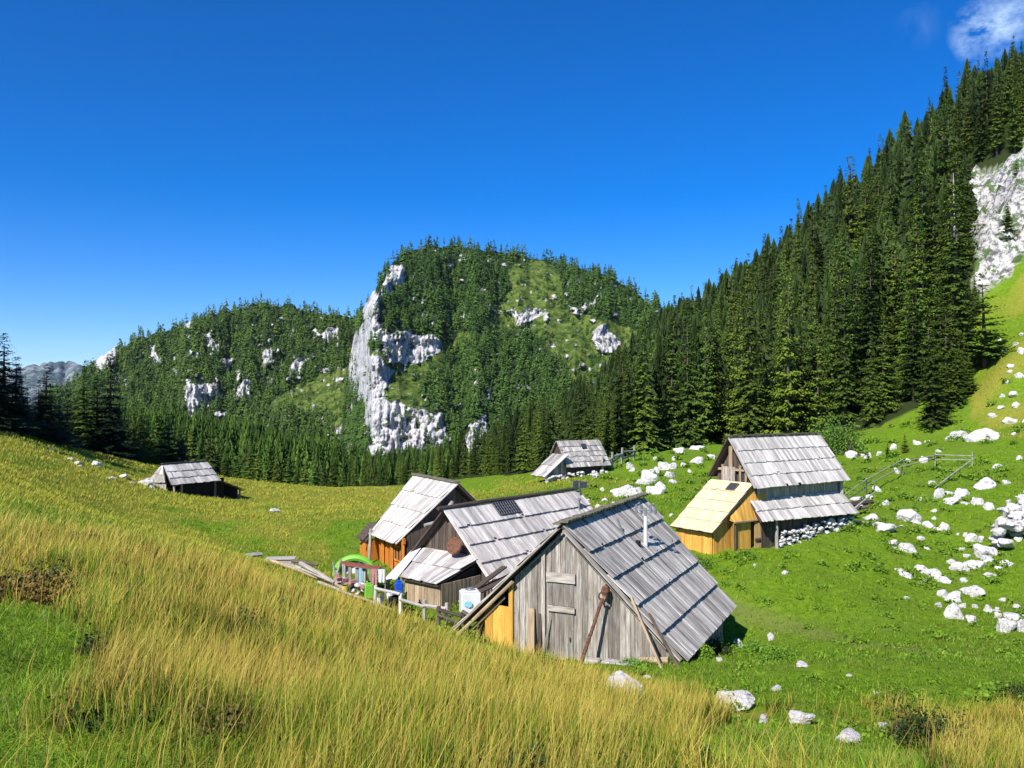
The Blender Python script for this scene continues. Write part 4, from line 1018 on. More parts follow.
board_wall('side_wall', W_WALL, hutB, B_(.3, 2.45, 0), B_(LB-.3, 2.45, 0), -10.2, lambda s: B_.o[2]+zrB(2.45)-.2, .24, .03, .01, nrm=B_.f)
n_ = np.cross(B_.e, B_.f*wb+np.array([0, 0, db])); n_ /= np.linalg.norm(n_); n_ = n_ if n_[2] > 0 else -n_
def bs(t, v): return B_(t, wb*v, db*v)+n_*.16
pnl = one('solar_panel', BLACK, hutB, lambda m: m.hexa([bs(3.1, .03), bs(4.8, .03), bs(3.1, .21), bs(4.8, .21)]+[q+n_*.04 for q in (bs(3.1, .03), bs(4.8, .03), bs(3.1, .21), bs(4.8, .21))], .5))
def f(m):
    for i in range(10): t = 3.1+1.7*i/9; m.beam(bs(t, .03)+n_*.05, bs(t, .21)+n_*.05, .016, .015, .5, n_)
    for i in range(5): v = .03+.18*i/4; m.beam(bs(3.1, v)+n_*.058, bs(4.8, v)+n_*.058, .016, .015, .5, n_)
one('panel_grid', METAL, pnl, f)
def f(m):
    c = B_(LB-.2, .3, .1)
    m.tube([c+[0, 0, -1.1], c+[0, 0, .45]], .05, 8)
    m.cbox(c+[-.25, 0, .05], .26, .2, .4, .3); m.cbox(c+[.2, .0, .1], .3, .25, .3, .3); m.beam(c+[-.5, 0, .5], c+[.5, 0, .42], .06, .06); m.cbox(c+[-.35, -.1, -.95], .7, .25, .22, .2)
one('antenna_box', plain('blue_grey_metal', (.06,.07,.095), .5, .15, 6), hutB, f)
one('stove_pipe', METAL, hutB, lambda m: (m.tube([B_(LB-1.2, .9, -1.1), B_(LB-1.2, .9, -.35)], .07, 10), m.tube([B_(LB-1.2, .9, -.36), B_(LB-1.2, .9, -.26)], .12, 10)))
# C: low lean-to shed at its gable end is a part of the same building
one('satellite_dish', RUST, hutB, lambda m: m.tube([B_(-.35, .95, -1.5), B_(-.45, .95, -1.5), B_(-.5, .95, -1.48)], [.30, .44, .42], 18, .5))
roof_slope('lean_to_roof', W_ROOF, hutB, B_(.2, -1.7, -2.0), B_(.2, 2.05, -2.02), B_(-3.0, 2.35, -2.72), B_(-3.0, .1, -2.70), 2, .26, .03, .08, .06, .05)
cl = np.array([0, 0, 0])
board_wall('lean_to_wall', W_TAN, hutB, B_(-2.75, .15, 0), B_(-2.75, 2.3, 0), -9.35, lambda s: B_.o[2]-2.72-.02*s, .21, .035, .01, label='tan upright boards of the lean-to', nrm=-B_.e)
board_wall('lean_to_wall', W_TAN, hutB, B_(-2.75, 2.3, 0), B_(-.2, 2.3, 0), -9.5, lambda s: B_.o[2]-2.72+.0*s, .21, .035, .01, nrm=B_.f)
core('lean_to_body', DARKIN, hutB, [B_(-2.7, .2, -2.85), B_(-2.7, 2.25, -2.85), B_(-.1, 2.0, -2.3), B_(-.1, -1.4, -2.3)], -9.5)
def f(m):
    for i in range(7):
        qs = (B_(.0, -1.75-i*.1, -2.02-.03*i), B_(.0, -1.66-i*.1, -2.0-.03*i), B_(-3.15, -.12-i*.13, -2.76-.03*i), B_(-3.15, .0-i*.13, -2.74-.03*i)); m.hexa(list(qs)+[q+np.array([0, 0, .04]) for q in qs], .8+.2*random.random(), 1)
one('canopy', WHITE, hutB, f, label='pale sheet canopy over the yard corner')
one('canopy_post', W_WALL, hutB, lambda m: m.beam(B_(-3.0, -.7, -4.3), B_(-3.0, -.7, -2.85), .1, .1, .6))
one('canopy_post', W_WALL, hutB, lambda m: m.beam(B_(-2.9, .05, -4.3), B_(-2.9, .05, -2.75), .12, .12, .5))
# leaning slabs between lean-to and the big roof
e = empty('slanting_timber', B_(-.4, 3.2, -3.6), 'brown slab of timber slanting between the lean-to and the large roof', 'timber')
one('slab', W_DARK, e, lambda m: (m.beam(B_(-2.3, 3.0, -3.35), B_(.5, 3.15, -2.35), .3, .07), m.beam(B_(-2.1, 3.3, -3.2), B_(.9, 3.35, -2.75), .5, .06)))

# ================================================================ D: orange hut
D_ = Frame((-3.16, 48, -4.72), -29.5); LD = 6.0; wd = 3.4; dd = -3.22; kd_ = -dd/wd
# here f points right and away; the visible slope falls to -f
hutD = empty('wooden_hut', D_(1, 0, -4.8), 'orange walled hut with a steep silvery board roof on the yard side', 'hut')
foot(D_, 0, LD, -3.0, 3.0)
roof_slope('roof', W_ROOF, hutD, D_(LD, -.03, 0), D_(-.2, -.03, 0), D_(-.2+.9, -wd, dd), D_(LD-1.4, -wd, dd), 4, .24, .03, .08, .06, .06)
roof_slope('roof', W_ROOF, hutD, D_(-.2, .03, 0), D_(LD, .03, 0), D_(LD, wd, dd), D_(-.2, wd, dd), 4, .26, .03, .08, .06, .05)
one('ridge_cap', RIDGE, hutD, lambda m: m.beam(D_(-.25, 0, .1), D_(LD+.1, 0, .1), .35, .09, .7))
one('verge_board', W_DARK, hutD, lambda m: m.beam(D_(-.27, .05, 0), D_(-.27, wd, dd), .05, .2, .3, D_.e))
one('verge_board', W_ROOF, hutD, lambda m: m.beam(D_(-.27, -.05, 0), D_(-.27+.9, -wd, dd), .05, .16, .6, D_.e))
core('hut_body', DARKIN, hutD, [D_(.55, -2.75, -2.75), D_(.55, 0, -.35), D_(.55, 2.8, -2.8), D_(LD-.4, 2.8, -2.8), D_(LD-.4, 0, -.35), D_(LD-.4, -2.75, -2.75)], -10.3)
board_wall('gable_wall', W_DARK, hutD, D_(.45, -2.8, 0), D_(.45, 2.8, 0), -10.2, lambda s: D_.o[2]-kd_*abs(s-2.8)-.2, .25, .04, .015, nrm=-D_.e)
board_wall('side_wall', W_ORANGE, hutD, D_(.5, -2.85, 0), D_(LD-1.3, -2.85, 0), -10.2, lambda s: D_.o[2]-kd_*2.85-.12, .22, .04, .01, label='orange stained board wall', nrm=-D_.f)
one('eave_beam', W_ORANGE, hutD, lambda m: m.beam(D_(.3, -3.0, dd+.15), D_(LD-1.2, -3.0, dd+.15), .14, .3, .6))
for t in (.5, 2.2, 3.6): one('wall_post', W_ORANGE, hutD, lambda m: m.beam(D_(t, -3.0, -5.2), D_(t, -3.0, dd+.1), .16, .16, .8))
wn = one('window', W_ORANGE, hutD, lambda m: [m.beam(a_, b_, .06, .08, .9) for a_, b_ in ((D_(1.0, -2.96, -4.3), D_(1.9, -2.96, -4.3)), (D_(1.0, -2.96, -3.5), D_(1.9, -2.96, -3.5)), (D_(1.0, -2.96, -4.3), D_(1.0, -2.96, -3.5)), (D_(1.9, -2.96, -4.3), D_(1.9, -2.96, -3.5)), (D_(1.45, -2.96, -4.3), D_(1.45, -2.96, -3.5)))])
one('pane', GLASS, wn, lambda m: m.box(D_(1.02, -2.93, -4.28), D_.e*.86, D_.f*.02, (0, 0, .76)))
def f(m):
    for i in range(3): m.beam(D_(LD-1.3+i*.0, -wd+.1, dd+.1), D_(LD-1.2, -wd-.55, dd-.6), .1, .12, .3)
    qs = (D_(LD-1.5, -wd+.6, dd+.42), D_(LD+.3, -wd+.6, dd+.42), D_(LD-1.5, -wd-.3, dd-.42), D_(LD+.3, -wd-.3, dd-.42)); m.hexa(list(qs)+[q+np.array([0, 0, .07]) for q in qs], .3)
one('porch_roof', W_DARK, hutD, f)
board_wall('side_wall', W_ORANGE, hutD, D_(LD-1.35, -3.45, 0), D_(LD+.2, -3.45, 0), -10.2, lambda s: D_.o[2]+dd-.28, .22, .04, .01, nrm=-D_.f)
board_wall('side_wall', W_ORANGE, hutD, D_(LD-1.35, -2.9, 0), D_(LD-1.35, -3.45, 0), -10.2, lambda s: D_.o[2]+dd-.28, .22, .04, .01, nrm=-D_.e)
for i in range(5):   # grey logs piled under the gable eave
    pass
one('log_brace', W_WALL, hutD, lambda m: (m.tube([D_(-.1, -2.2, -4.6), D_(.1, -.2, -1.0)], .16, 9, .5), m.tube([D_(.0, -1.1, -4.6), D_(.0, -1.1, -1.9)], .13, 8, .6), m.tube([D_(-.15, -2.0, -2.2), D_(-.15, 1.2, -1.7)], .11, 8, .6)))
g1 = D_(3.9, -wd-.35, 0); leaner('leaning_pole', 'pale grey pole leaning on the eave of the orange hut', DEADWOOD, (g1[0], g1[1], gz(g1)-.1), D_(4.4, -wd-.05, dd+.35), .17, .1, 'pole', tube=True)

# ================================================================ E: hut with yellow annex
E_ = Frame((12.13, 47, -2.10), 55.2); LE = 7.9
hutE = empty('wooden_hut', E_(3, 1, -6), 'two storey hut with silver roof and fresh yellow annex at its gable end', 'hut')
foot(E_, -3.2, LE, -1.6, 2.2)
we, de = 1.78, -2.62
roof_slope('roof', W_ROOF, hutE, E_(-.15, .03, 0), E_(LE, .03, 0), E_(LE+.35, we, de), E_(-.15, we, de), 4, .2, .03, .07, .05, .04)
roof_slope('roof', W_ROOF, hutE, E_(-.15, -.03, 0), E_(LE, -.03, 0), E_(LE, -1.45, -2.2), E_(-.15, -1.45, -2.2), 4, .26, .03, .07, .05, .04)
one('ridge_board', W_DARK, hutE, lambda m: m.beam(E_(-.3, 0, .12), E_(LE, 0, .12), .3, .07, .8))
one('verge_board', W_WALL, hutE, lambda m: m.beam(E_(-.2, 0, .02), E_(-.2, we+.03, de), .05, .15, .9, E_.e))
one('verge_board', W_DARK, hutE, lambda m: m.beam(E_(-.2, 0, .02), E_(-.2, -1.48, -2.22), .06, .2, .3, E_.e))
ke = -de/we
board_wall('gable_wall', W_DARK, hutE, E_(.35, -1.3, 0), E_(.35, 1.5, 0), -8.2, lambda s: E_.o[2]-1.52*abs(s-1.3)-.15, .22, .04, .012, nrm=-E_.e)
def f(m):
    m.beam(E_(.1, -.15, -2.3), E_(.1, -.15, -.45), .17, .15, .8); m.beam(E_(.15, -1.1, -1.75), E_(.15, 1.0, -1.75), .12, .12, .5)
    for w0 in (-.75, .5, .9): m.beam(E_(.12, w0, -2.4), E_(.12, w0, -1.5), .1, .1, .3)
one('gable_frame', W_TAN, hutE, f)
gw = one('window', W_WALL, hutE, lambda m: m.box(E_(.26, .45, -2.35), E_.f*.42, E_.e*.06, (0, 0, .85), .9)); one('pane', GLASS, gw, lambda m: m.box(E_(.22, .5, -2.3), E_.f*.32, E_.e*.04, (0, 0, .72)))
one('gable_panel', W_WALL, hutE, lambda m: [m.box(E_(.05, -.65+i*.17, -2.55), E_.f*.16, E_.e*.04, (0, 0, .95), .5+.5*random.random()) for i in range(5)])
core('hut_body', DARKIN, hutE, [E_(.4, -1.2, -2.1), E_(.4, 0, -.3), E_(.4, 1.3, -2.2), E_(LE-.2, 1.3, -2.2), E_(LE-.2, 0, -.3), E_(LE-.2, -1.2, -2.1)], -8.5)
board_wall('upper_wall', W_WALL, hutE, E_(.2, 1.38, 0), E_(LE-.1, 1.38, 0), E_.o[2]-3.55, lambda s: E_.o[2]-2.35, .17, .035, .012, nrm=E_.f, tonef=lambda s: .35+.65*random.random())
roof_slope('lower_roof', W_ROOF, hutE, E_(-.2, 1.40, -3.30), E_(LE, 1.40, -3.30), E_(LE+.25, 2.4, -4.50), E_(-.45, 2.4, -4.32), 2, .2, .03, .07, .05, .05)
board_wall('lower_wall', W_DARK, hutE, E_(.1, 1.95, 0), E_(LE, 1.95, 0), -8.2, lambda s: E_.o[2]-4.1, .22, .035, .012, nrm=E_.f)
stonework('stone_foundation', hutE, E_(1.3, 2.25, 0), E_(3.6, 2.25, 0), -8.2, E_.o[2]-5.0, .25, .2, 90)
stonework('stone_foundation', hutE, E_(3.6, 2.2, 0), E_(LE+.3, 2.15, 0), -7.7, -6.85, .25, .26, 90)
one('corner_post', W_WALL, hutE, lambda m: m.beam(E_(1.0, 2.25, -6.2), E_(1.0, 2.25, -4.3), .14, .14, .9))
one('corner_post', W_WALL, hutE, lambda m: m.beam(E_(LE-.1, 1.55, -5), E_(LE-.1, 1.55, -2.5), .2, .2, .8))
# yellow annex: roof falls away from the main gable
q = E_
def a_(tt, w, z): return E_(tt, w, z)   # tt negative = left of the gable plane
zA = -2.42
roof_slope('annex_roof', W_NEWROOF, hutE, a_(.05, -1.5, zA), a_(.05, 1.5, zA), a_(-3.15, 1.5, zA-2.38), a_(-3.15, -1.5, zA-2.38), 5, .3, .03, .05, .04, .03)
zt = lambda s: E_.o[2]+zA-.12-.744*s
board_wall('annex_wall', W_YELLOW, hutE, a_(-2.85, 1.2, 0), a_(-2.85, -1.4, 0), -8.5, lambda s: E_.o[2]+zA-2.38+.08, .19, .035, .006, nrm=-E_.e, label='fresh yellow boards')
core('annex_body', DARKIN, hutE, [a_(-2.8, -1.35, zA-2.35), a_(-2.8, 1.15, zA-2.35), a_(.3, 1.15, zA-.2), a_(.3, -1.35, zA-.2)], -8.6)
board_wall('annex_wall', W_YELLOW, hutE, a_(0.9, 1.22, 0), a_(-2.85, 1.22, 0), -8.5, lambda s: E_.o[2]+zA-.14-.744*max(0, s-.9), .17, .035, .006, nrm=E_.f)
# upper cladding that oversails the door wall
def f(m):
    for i in range(11):
        t0 = -1.75+i*.265; z0 = zA-.2-.744*max(0, -t0)
        m.hexa([a_(t0, 1.27, -4.25), a_(t0+.255, 1.27, -4.25), a_(t0, 1.78, -4.33), a_(t0+.255, 1.78, -4.33), a_(t0, 1.27, min(z0, -2.45)), a_(t0+.255, 1.27, min(zA-.2-.744*max(0, -t0-.255), -2.45)), a_(t0, 1.32, min(z0, -2.45)), a_(t0+.255, 1.32, min(zA-.2-.744*max(0, -t0-.255), -2.45))], None, 2)
one('annex_upper_cladding', W_YELLOW, hutE, f)
one('annex_eave_board', W_TAN, hutE, lambda m: m.beam(a_(-1.85, 1.80, -4.32), a_(1.1, 1.82, -4.32), .12, .07, .3))
dr = board_wall('annex_door', wood('brown_plank', (.34,.20,.08), (.66,.45,.20), None, 0, .8, .3), hutE, a_(-.2, 1.72, 0), a_(.95, 1.86, 0), -8.0, lambda s: E_.o[2]-4.42, .2, .05, .01, label='brown plank door', nrm=E_.f)
one('door_latch', W_DARK, dr, lambda m: m.beam(a_(-.25, 1.84, -5.35), a_(.95, 1.98, -5.3), .07, .1, .2))
board_wall('annex_wall', W_YELLOW, hutE, a_(-1.75, 1.60, 0), a_(-.4, 1.62, 0), -8.3, lambda s: E_.o[2]-4.40, .18, .04, .006, nrm=E_.f)
one('annex_post', W_DARK, hutE, lambda m: m.beam(a_(-1.72, 1.72, -6.2), a_(-1.72, 1.72, -4.4), .1, .1, .5))
nE = np.cross(E_.f, np.array([-3.2*E_.e[0], -3.2*E_.e[1], -2.38])); nE /= np.linalg.norm(nE); nE = nE if nE[2] > 0 else -nE
c0 = [a_(.05-3.2*v, w, zA-2.38*v)+nE*.10 for v, w in ((.06, .15), (.06, .75), (.20, .75), (.20, .15))]
sky_l = one('skylight', W_DARK, hutE, lambda m: m.hexa([c0[0], c0[1], c0[3], c0[2]]+[x+nE*.06 for x in (c0[0], c0[1], c0[3], c0[2])], .5)); cc = sum(c0)/4
one('pane', GLASS, sky_l, lambda m: m.hexa([cc+(x-cc)*.8+nE*.07 for x in (c0[0], c0[1], c0[3], c0[2])]+[cc+(x-cc)*.8+nE*.08 for x in (c0[0], c0[1], c0[3], c0[2])], .5))

# ================================================================ F: small far hut
F_ = Frame((3.97, 75, -3.64), 57); LF = 4.7
hutF = empty('wooden_hut', F_(2, 0, -3.3), 'small grey far hut with one dark skylight below the wood', 'hut')
foot(F_, -2, LF, -1.5, 1.8)
roof_slope('roof', W_ROOFA, hutF, F_(-.1, .03, 0), F_(LF, .03, 0), F_(LF+.15, 1.5, -2.2), F_(-.1, 1.5, -2.2), 5, .3, .035, .08, .06, .06)
roof_slope('roof', W_ROOFA, hutF, F_(-.1, -.03, 0), F_(LF, -.03, 0), F_(LF, -1.5, -2.2), F_(-.1, -1.5, -2.2), 4, .34, .035, .08, .06, .06)
core('hut_body', W_DARK, hutF, [F_(.1, -1.2, -1.85), F_(.1, 0, -.2), F_(.1, 1.2, -1.85), F_(LF-.1, 1.2, -1.85), F_(LF-.1, 0, -.2), F_(LF-.1, -1.2, -1.85)], -7.6)
stonework('stone_foundation', hutF, F_(.2, 1.4, 0), F_(LF+.2, 1.4, 0), -7.0, -6.3, .25, .3, 60)
nF = np.cross(F_.e, F_.f*1.5+np.array([0, 0, -2.2])); nF /= np.linalg.norm(nF); nF = nF if nF[2] > 0 else -nF
c0 = [F_(t, 1.5*v, -2.2*v)+nF*.12 for t, v in ((2.35, .17), (2.85, .17), (2.35, .36), (2.85, .36))]
sf = one('skylight', BLACK, hutF, lambda m: m.hexa(c0+[x+nF*.06 for x in c0], .5)); cc = sum(c0)/4
one('pane', GLASS, sf, lambda m: m.hexa([cc+(x-cc)*.75+nF*.07 for x in c0]+[cc+(x-cc)*.75+nF*.08 for x in c0], .5))
roof_slope('lean_to_roof', W_ROOFA, hutF, F_(.0, -.6, -1.15), F_(.0, 1.4, -1.15), F_(-2.3, 1.2, -2.95), F_(-2.3, -.6, -2.95), 2, .4, .05, .08, .05, .05)
board_wall('lean_to_wall', W_WALL, hutF, F_(-1.9, 1.15, 0), F_(.1, 1.15, 0), -7.0, lambda s: F_.o[2]-2.75+.78*min(s, 2), .25, .04, .01, nrm=F_.f)
one('verge_board', WHITE, hutF, lambda m: m.beam(F_(-2.4, 1.3, -2.92), F_(.0, 1.5, -1.05), .5, .06, .9, (0, 0, 1)))
stonework('stone_foundation', hutF, F_(-2.2, 1.3, 0), F_(.2, 1.3, 0), -7.1, -6.5, .25, .3, 30)

# ================================================================ G: barn at the left
G_ = Frame((-29.6, 72, -5.5), 33); LG = 4.4
hutG = empty('old_barn', G_(2, 0, -3.4), 'small old barn alone in the left meadow, open dark front', 'barn')
foot(G_, -.6, LG+3, -1.5, 1.6)
roof_slope('roof', W_ROOF, hutG, G_(0, .03, 0), G_(LG, .03, 0), G_(LG+.4, 1.35, -1.62), G_(-.1, 1.35, -1.62), 3, .26, .035, .08, .06, .06)
roof_slope('roof', W_ROOFA, hutG, G_(0, -.03, 0), G_(LG, -.03, 0), G_(LG, -1.5, -1.7), G_(-.1, -1.5, -1.7), 3, .3, .035, .08, .06, .06)
roof_slope('hip_roof', W_ROOFA, hutG, G_(-.02, -.1, -.05), G_(-.02, .1, -.05), G_(-.5, 1.15, -1.45), G_(-.5, -1.3, -1.45), 2, .28, .03, .05, .05, .05)
board_wall('gable_wall', W_WALL, hutG, G_(-.5, -1.2, 0), G_(-.35, 1.1, 0), -9.1, lambda s: G_.o[2]-1.5, .28, .05, .03, nrm=-G_.e, tonef=lambda s: .6+.4*random.random(), label='pale grey boards')
one('ridge_board', W_DARK, hutG, lambda m: m.beam(G_(-.1, 0, .1), G_(LG, 0, .1), .25, .07, .5))
core('rear_wall', W_DARK, hutG, [G_(-.3, -1.3, -1.55), G_(-.3, -1.1, -1.5), G_(LG+2.4, -1.1, -2.1), G_(LG+2.4, -1.3, -2.2)], -9.3)
core('end_wall', W_DARK, hutG, [G_(LG+2.5, -1.2, -2.3), G_(LG+2.5, 1.0, -2.3), G_(LG+2.6, 1.0, -2.3), G_(LG+2.6, -1.2, -2.3)], -9.3)
board_wall('open_front_shade', DARKIN, hutG, G_(1.0, .85, 0), G_(LG+1.2, .85, 0), -9.2, lambda s: G_.o[2]-1.45-.0*s, .3, .04, .03, nrm=G_.f)  # near-black boards painted as the shade of the open front
roof_slope('lean_to_roof', W_DARK, hutG, G_(LG+.2, -1.2, -1.25), G_(LG+.2, 1.45, -1.6), G_(LG+3.1, 1.3, -2.75), G_(LG+3.1, -1.2, -2.5), 2, .3, .035, .05, .05, .05)
for t, w0 in ((.3, 1.15), (1.0, 1.2), (LG, 1.2), (LG+2.7, 1.15)): one('post', W_WALL, hutG, lambda m: m.beam(G_(t, w0, -3.9), G_(t, w0, -1.65 if t < 5 else -2.6), .13, .13, .7 if t < 1.1 else .2))
stonework('stone_foundation', hutG, G_(.5, 1.25, 0), G_(3.3, 1.3, 0), -8.9, -8.45, .2, .24, 26)

# ================================================================ fences, timber and yard things
def rail_fence(name, label, pts_, rails=(.45, .95), hpost=1.15, mat=DEADWOOD, r_=.05, every=1, cat='fence'):
    P_ = [np.array(q, float) for q in pts_]; e = empty(name, P_[0], label, cat)
    for p in P_[::every]: one('post', mat, e, lambda m: m.tube([p+[0, 0, -.3], p+[.03, 0, hpost]], r_*1.25, 7, random.random()))
    for rr in rails:
        for a, b_ in zip(P_[:-1], P_[1:]): one('rail', mat, e, lambda m: m.tube([a+[0, -.06, rr+random.gauss(0, .09)], b_+[0, -.06, rr+random.gauss(0, .09)]], r_, 7, random.random()))
    return e
GP = lambda *q: [ground(*t) for t in q]
def at(px, Y, dz=0): X = (px-CX)/F*Y; return np.array([X, Y, float(H(X, Y))+dz])
rail_fence('rail_fence', 'pale rail fence running uphill from the small far hut', [at(602, 76), at(612, 78), at(622, 81), at(634, 85)], (.5, 1.05), 1.5, DEADWOOD, .09)
rail_fence('rail_fence', 'thin pole fence climbing the turf behind the weathered foundation hut', [at(842, 54), at(866, 60), at(902, 68), at(935, 72), at(972, 71)], (.7, 1.1), 1.3, DEADWOOD, .035)
rail_fence('rail_fence', 'grey two rail fence between the dry wall and the right edge', [at(996, 49), at(1004, 50), at(1040, 48)], (.35, .95), 1.5, DEADWOOD, .08)
rail_fence('low_fence', 'low whitish rail fence before the tan lean-to wall', [at(375, 34.2), at(400, 33.9), at(424, 33.6), at(446, 33.4)], (.7,), .85, W_ROOF, .06)
rail_fence('low_fence', 'dark horizontal rail between the lean-to and the yellow porch', [at(438, 33.0), at(462, 32.6), at(482, 32.4)], (.65, .3), .75, W_DARK, .07)
def pole(label, px0, Y0, dz0, px1, Y1, dz1, r_=.06, mat=DEADWOOD, name='wooden_pole'):
    a, b_ = at(px0, Y0, dz0), at(px1, Y1, dz1); e = empty(name, a, label, 'pole'); one('shaft', mat, e, lambda m: m.tube([a, (a+b_)/2+[0, 0, .03], b_], [r_, r_*.9, r_*.7], 7)); return e
pole('loose pole slanting from the rubble down to the hut corner', 847, 52, .2, 876, 56, 1.1)
pole('short loose pole lying on the turf right of the hut', 848, 50, .25, 878, 50.5, .15)
pole('dark log lying behind the hut beside the rubble', 846, 55, .3, 872, 57, .25, .22, W_DARK, 'log')
pole('second dark log behind the hut, lying lower', 848, 54, .15, 868, 54, .5, .16, W_DARK, 'log')
pole('slanting pole joining the thin fence to the rubble', 935, 62, .1, 975, 68, 1.3)
# trough, planks and junk along the yard
tr_ = at(283, 39.5); e = empty('feeding_trough', tr_, 'grey wooden trough lying in the grass left of the yard', 'trough')
one('trough_body', W_WALL, e, lambda m: (m.cbox(tr_+[-.1, 0, 0], 1.25, .5, .42, R(6), .8), m.cbox(tr_+[-.1, 0, .42], 1.35, .6, .05, R(6), 1.)))
pole('pale log lying against the left end of the grey trough', 245, 39.2, .1, 262, 39.6, .45, .13, DEADWOOD, 'log')
pole('pale thin log lying in front of the grey trough', 266, 38.6, .12, 302, 38.4, .14, .08, DEADWOOD, 'log')
JL = [('long brown log, first of the fallen fence along the yard', 270, 37.5, .15, 318, 36.2, .2, .09, W_TAN), ('long grey log sagging towards the pink rubble', 300, 36.6, .45, 345, 35.2, .15, .1, W_WALL),
      ('grey log crossing the long brown log', 296, 36.9, .2, 334, 35.4, .3, .08, DEADWOOD), ('dark log lying behind the fallen fence', 292, 38, .35, 318, 37.6, .5, .09, W_DARK),
      ('grey log low in the grass before the rubble', 318, 35.6, .1, 352, 34.6, .12, .07, DEADWOOD), ('brown pole lying along the grass edge below the bench', 340, 34.9, .08, 392, 34.0, .08, .06, W_TAN),
      ('white upright stake in the fallen fence, the taller of the pair', 334, 36, 0, 341, 36, 1.25, .06, DEADWOOD), ('white upright stake in the fallen fence, the shorter of the pair', 336, 36.2, 0, 333, 36.2, 1.0, .05, DEADWOOD)]
for lb, *q in JL: pole(lb, *q[:6], r_=q[6], mat=q[7], name='stake' if 'stake' in lb else 'log')
b0 = at(361, 37.2); e = empty('plank_bench', b0, 'long red-brown plank bench standing before the lime green tub', 'bench')
one('bench_top', REDB, e, lambda m: m.beam(at(341, 37.4, .95), at(380, 37.0, 1.1), .42, .09, .6))
for px_ in (344, 350, 357, 364, 375): one('leg', W_WALL, e, lambda m: m.beam(at(px_, 37.2, -.1), at(px_, 37.2, .95), .14, .12))
t0 = at(355, 41); e = empty('plastic_tub', t0, 'lime green plastic tub standing on edge behind the bench', 'tub')
def f(m):
    for r0, z0, y0 in ((.78, 0, 0),):
        arc = [t0+np.array([.95*math.cos(a), .0, .55+.85*math.sin(a)]) for a in np.linspace(0, math.pi, 15)]
        m.tube(arc, .16, 8, .5); m.prism([q_+np.array([0, .25, 0]) for q_ in arc], (0, .06, 0)); m.tube([q_+np.array([0, .2, 0]) for q_ in arc], .1, 8, .5)
one('tub_shell', LIME, e, f, smooth=False)
one('inner_panel', WHITE, e, lambda m: m.prism([t0+np.array([.5*math.cos(a), .22, .6+.5*math.sin(a)]) for a in np.linspace(0, math.pi, 11)], (0, .02, 0)))
def pail(label, px, Y, dz, r_, h_, mat, name='bucket', cat='bucket', lidm=None):
    p = at(px, Y, dz); e = empty(name, p, label, cat)
    one('body', mat, e, lambda m: m.lathe(p, [(r_*.78, 0), (r_*.85, h_*.1), (r_, h_*.9), (r_*1.06, h_*.92), (r_*1.06, h_), (r_*.9, h_), (r_*.86, h_*.86)], 18), smooth=False)
    if lidm: one('lid', lidm, e, lambda m: m.lathe(p+[0, 0, h_], [(r_*1.02, 0), (r_*1.02, .04), (r_*.3, .06), (r_*.3, .1)], 18))
    else: one('handle', METAL, e, lambda m: m.tube([p+np.array([r_*1.05*math.cos(a), 0, h_+r_*.8*math.sin(a)]) for a in np.linspace(0, math.pi, 9)], .012, 5))
    return e
pail('pale blue pail on the ground right of the lime green tub', 362, 40.5, .1, .26, 1.0, CYAN)
def jerry(label, px, Y, dz, w_, h_, mat, capm=BLACK):
    p = at(px, Y, dz); e = empty('canister', p, label, 'canister')
    one('body', mat, e, lambda m: (m.cbox(p, w_, w_*.7, h_*.82, .3), m.cbox(p+[0, 0, h_*.82], w_*.6, w_*.5, h_*.1, .3)), bevel=.04)
    one('cap', capm, e, lambda m: m.lathe(p+[0, 0, h_*.92], [(w_*.16, 0), (w_*.16, h_*.1), (w_*.1, h_*.1)], 12)); one('handle', mat, e, lambda m: m.tube([p+[-w_*.3, 0, h_*.8], p+[-w_*.3, 0, h_*.95], p+[w_*.1, 0, h_*.98]], .03, 6)); return e
jerry('lime green canister standing under the bench end', 369, 35.2, .05, .36, .72, LIME)
jerry('blue canister standing behind the low fence by the lean-to corner', 399, 36.0, .15, .34, .95, BLUE)
pail('black tub with dark green foot inside the low fence', 396, 34.9, .05, .3, .45, BLACK, 'tub', 'tub')
pail('white bucket inside the low fence, lying nearest its left post', 380, 34.7, .0, .16, .35, WHITE)
pail('second white bucket inside the low fence next to the black tub', 390, 35.0, .05, .14, .45, WHITE, lidm=WHITE)
pail('yellow pail in the grass under the bench', 345, 35.3, .0, .16, .3, YEL)
# washing draped over a short line
l0 = at(377, 36.5); e = empty('clothes_rack', l0, 'small rack with pink and white washing beside the bench', 'clothes rack')
one('frame', W_WALL, e, lambda m: (m.beam(l0+[-.3, 0, 0], l0+[-.3, 0, 1.15], .05, .05), m.beam(l0+[.35, 0, 0], l0+[.35, 0, 1.15], .05, .05), m.beam(l0+[-.35, 0, 1.15], l0+[.4, 0, 1.15], .05, .05)))
def cloth(m, x0, x1, z0, z1):
    nx = 6
    for i in range(nx):
        a = x0+(x1-x0)*i/nx; b_ = x0+(x1-x0)*(i+1)/nx; ya, yb = -.04+.05*math.sin(i*1.9), -.04+.05*math.sin((i+1)*1.9)
        m.hexa([l0+np.array(q_) for q_ in ((a, ya, z0), (b_, yb, z0), (a, ya+.02, z0), (b_, yb+.02, z0), (a, -.03, z1), (b_, -.03, z1), (a, -.01, z1), (b_, -.01, z1))], .5)
one('pink_garment', PINK, e, lambda m: cloth(m, -.28, .0, .45, 1.17)); one('white_garment', WHITE, e, lambda m: cloth(m, .05, .33, .6, 1.17))
k0 = at(352, 35.8); e = empty('brick_heap', k0, 'heap of pinkish bricks and stones under the bench', 'heap')
stonework('rubble_pile', e, at(336, 35.8), at(368, 35.6), k0[2], k0[2]+.5, .5, .26, 26)
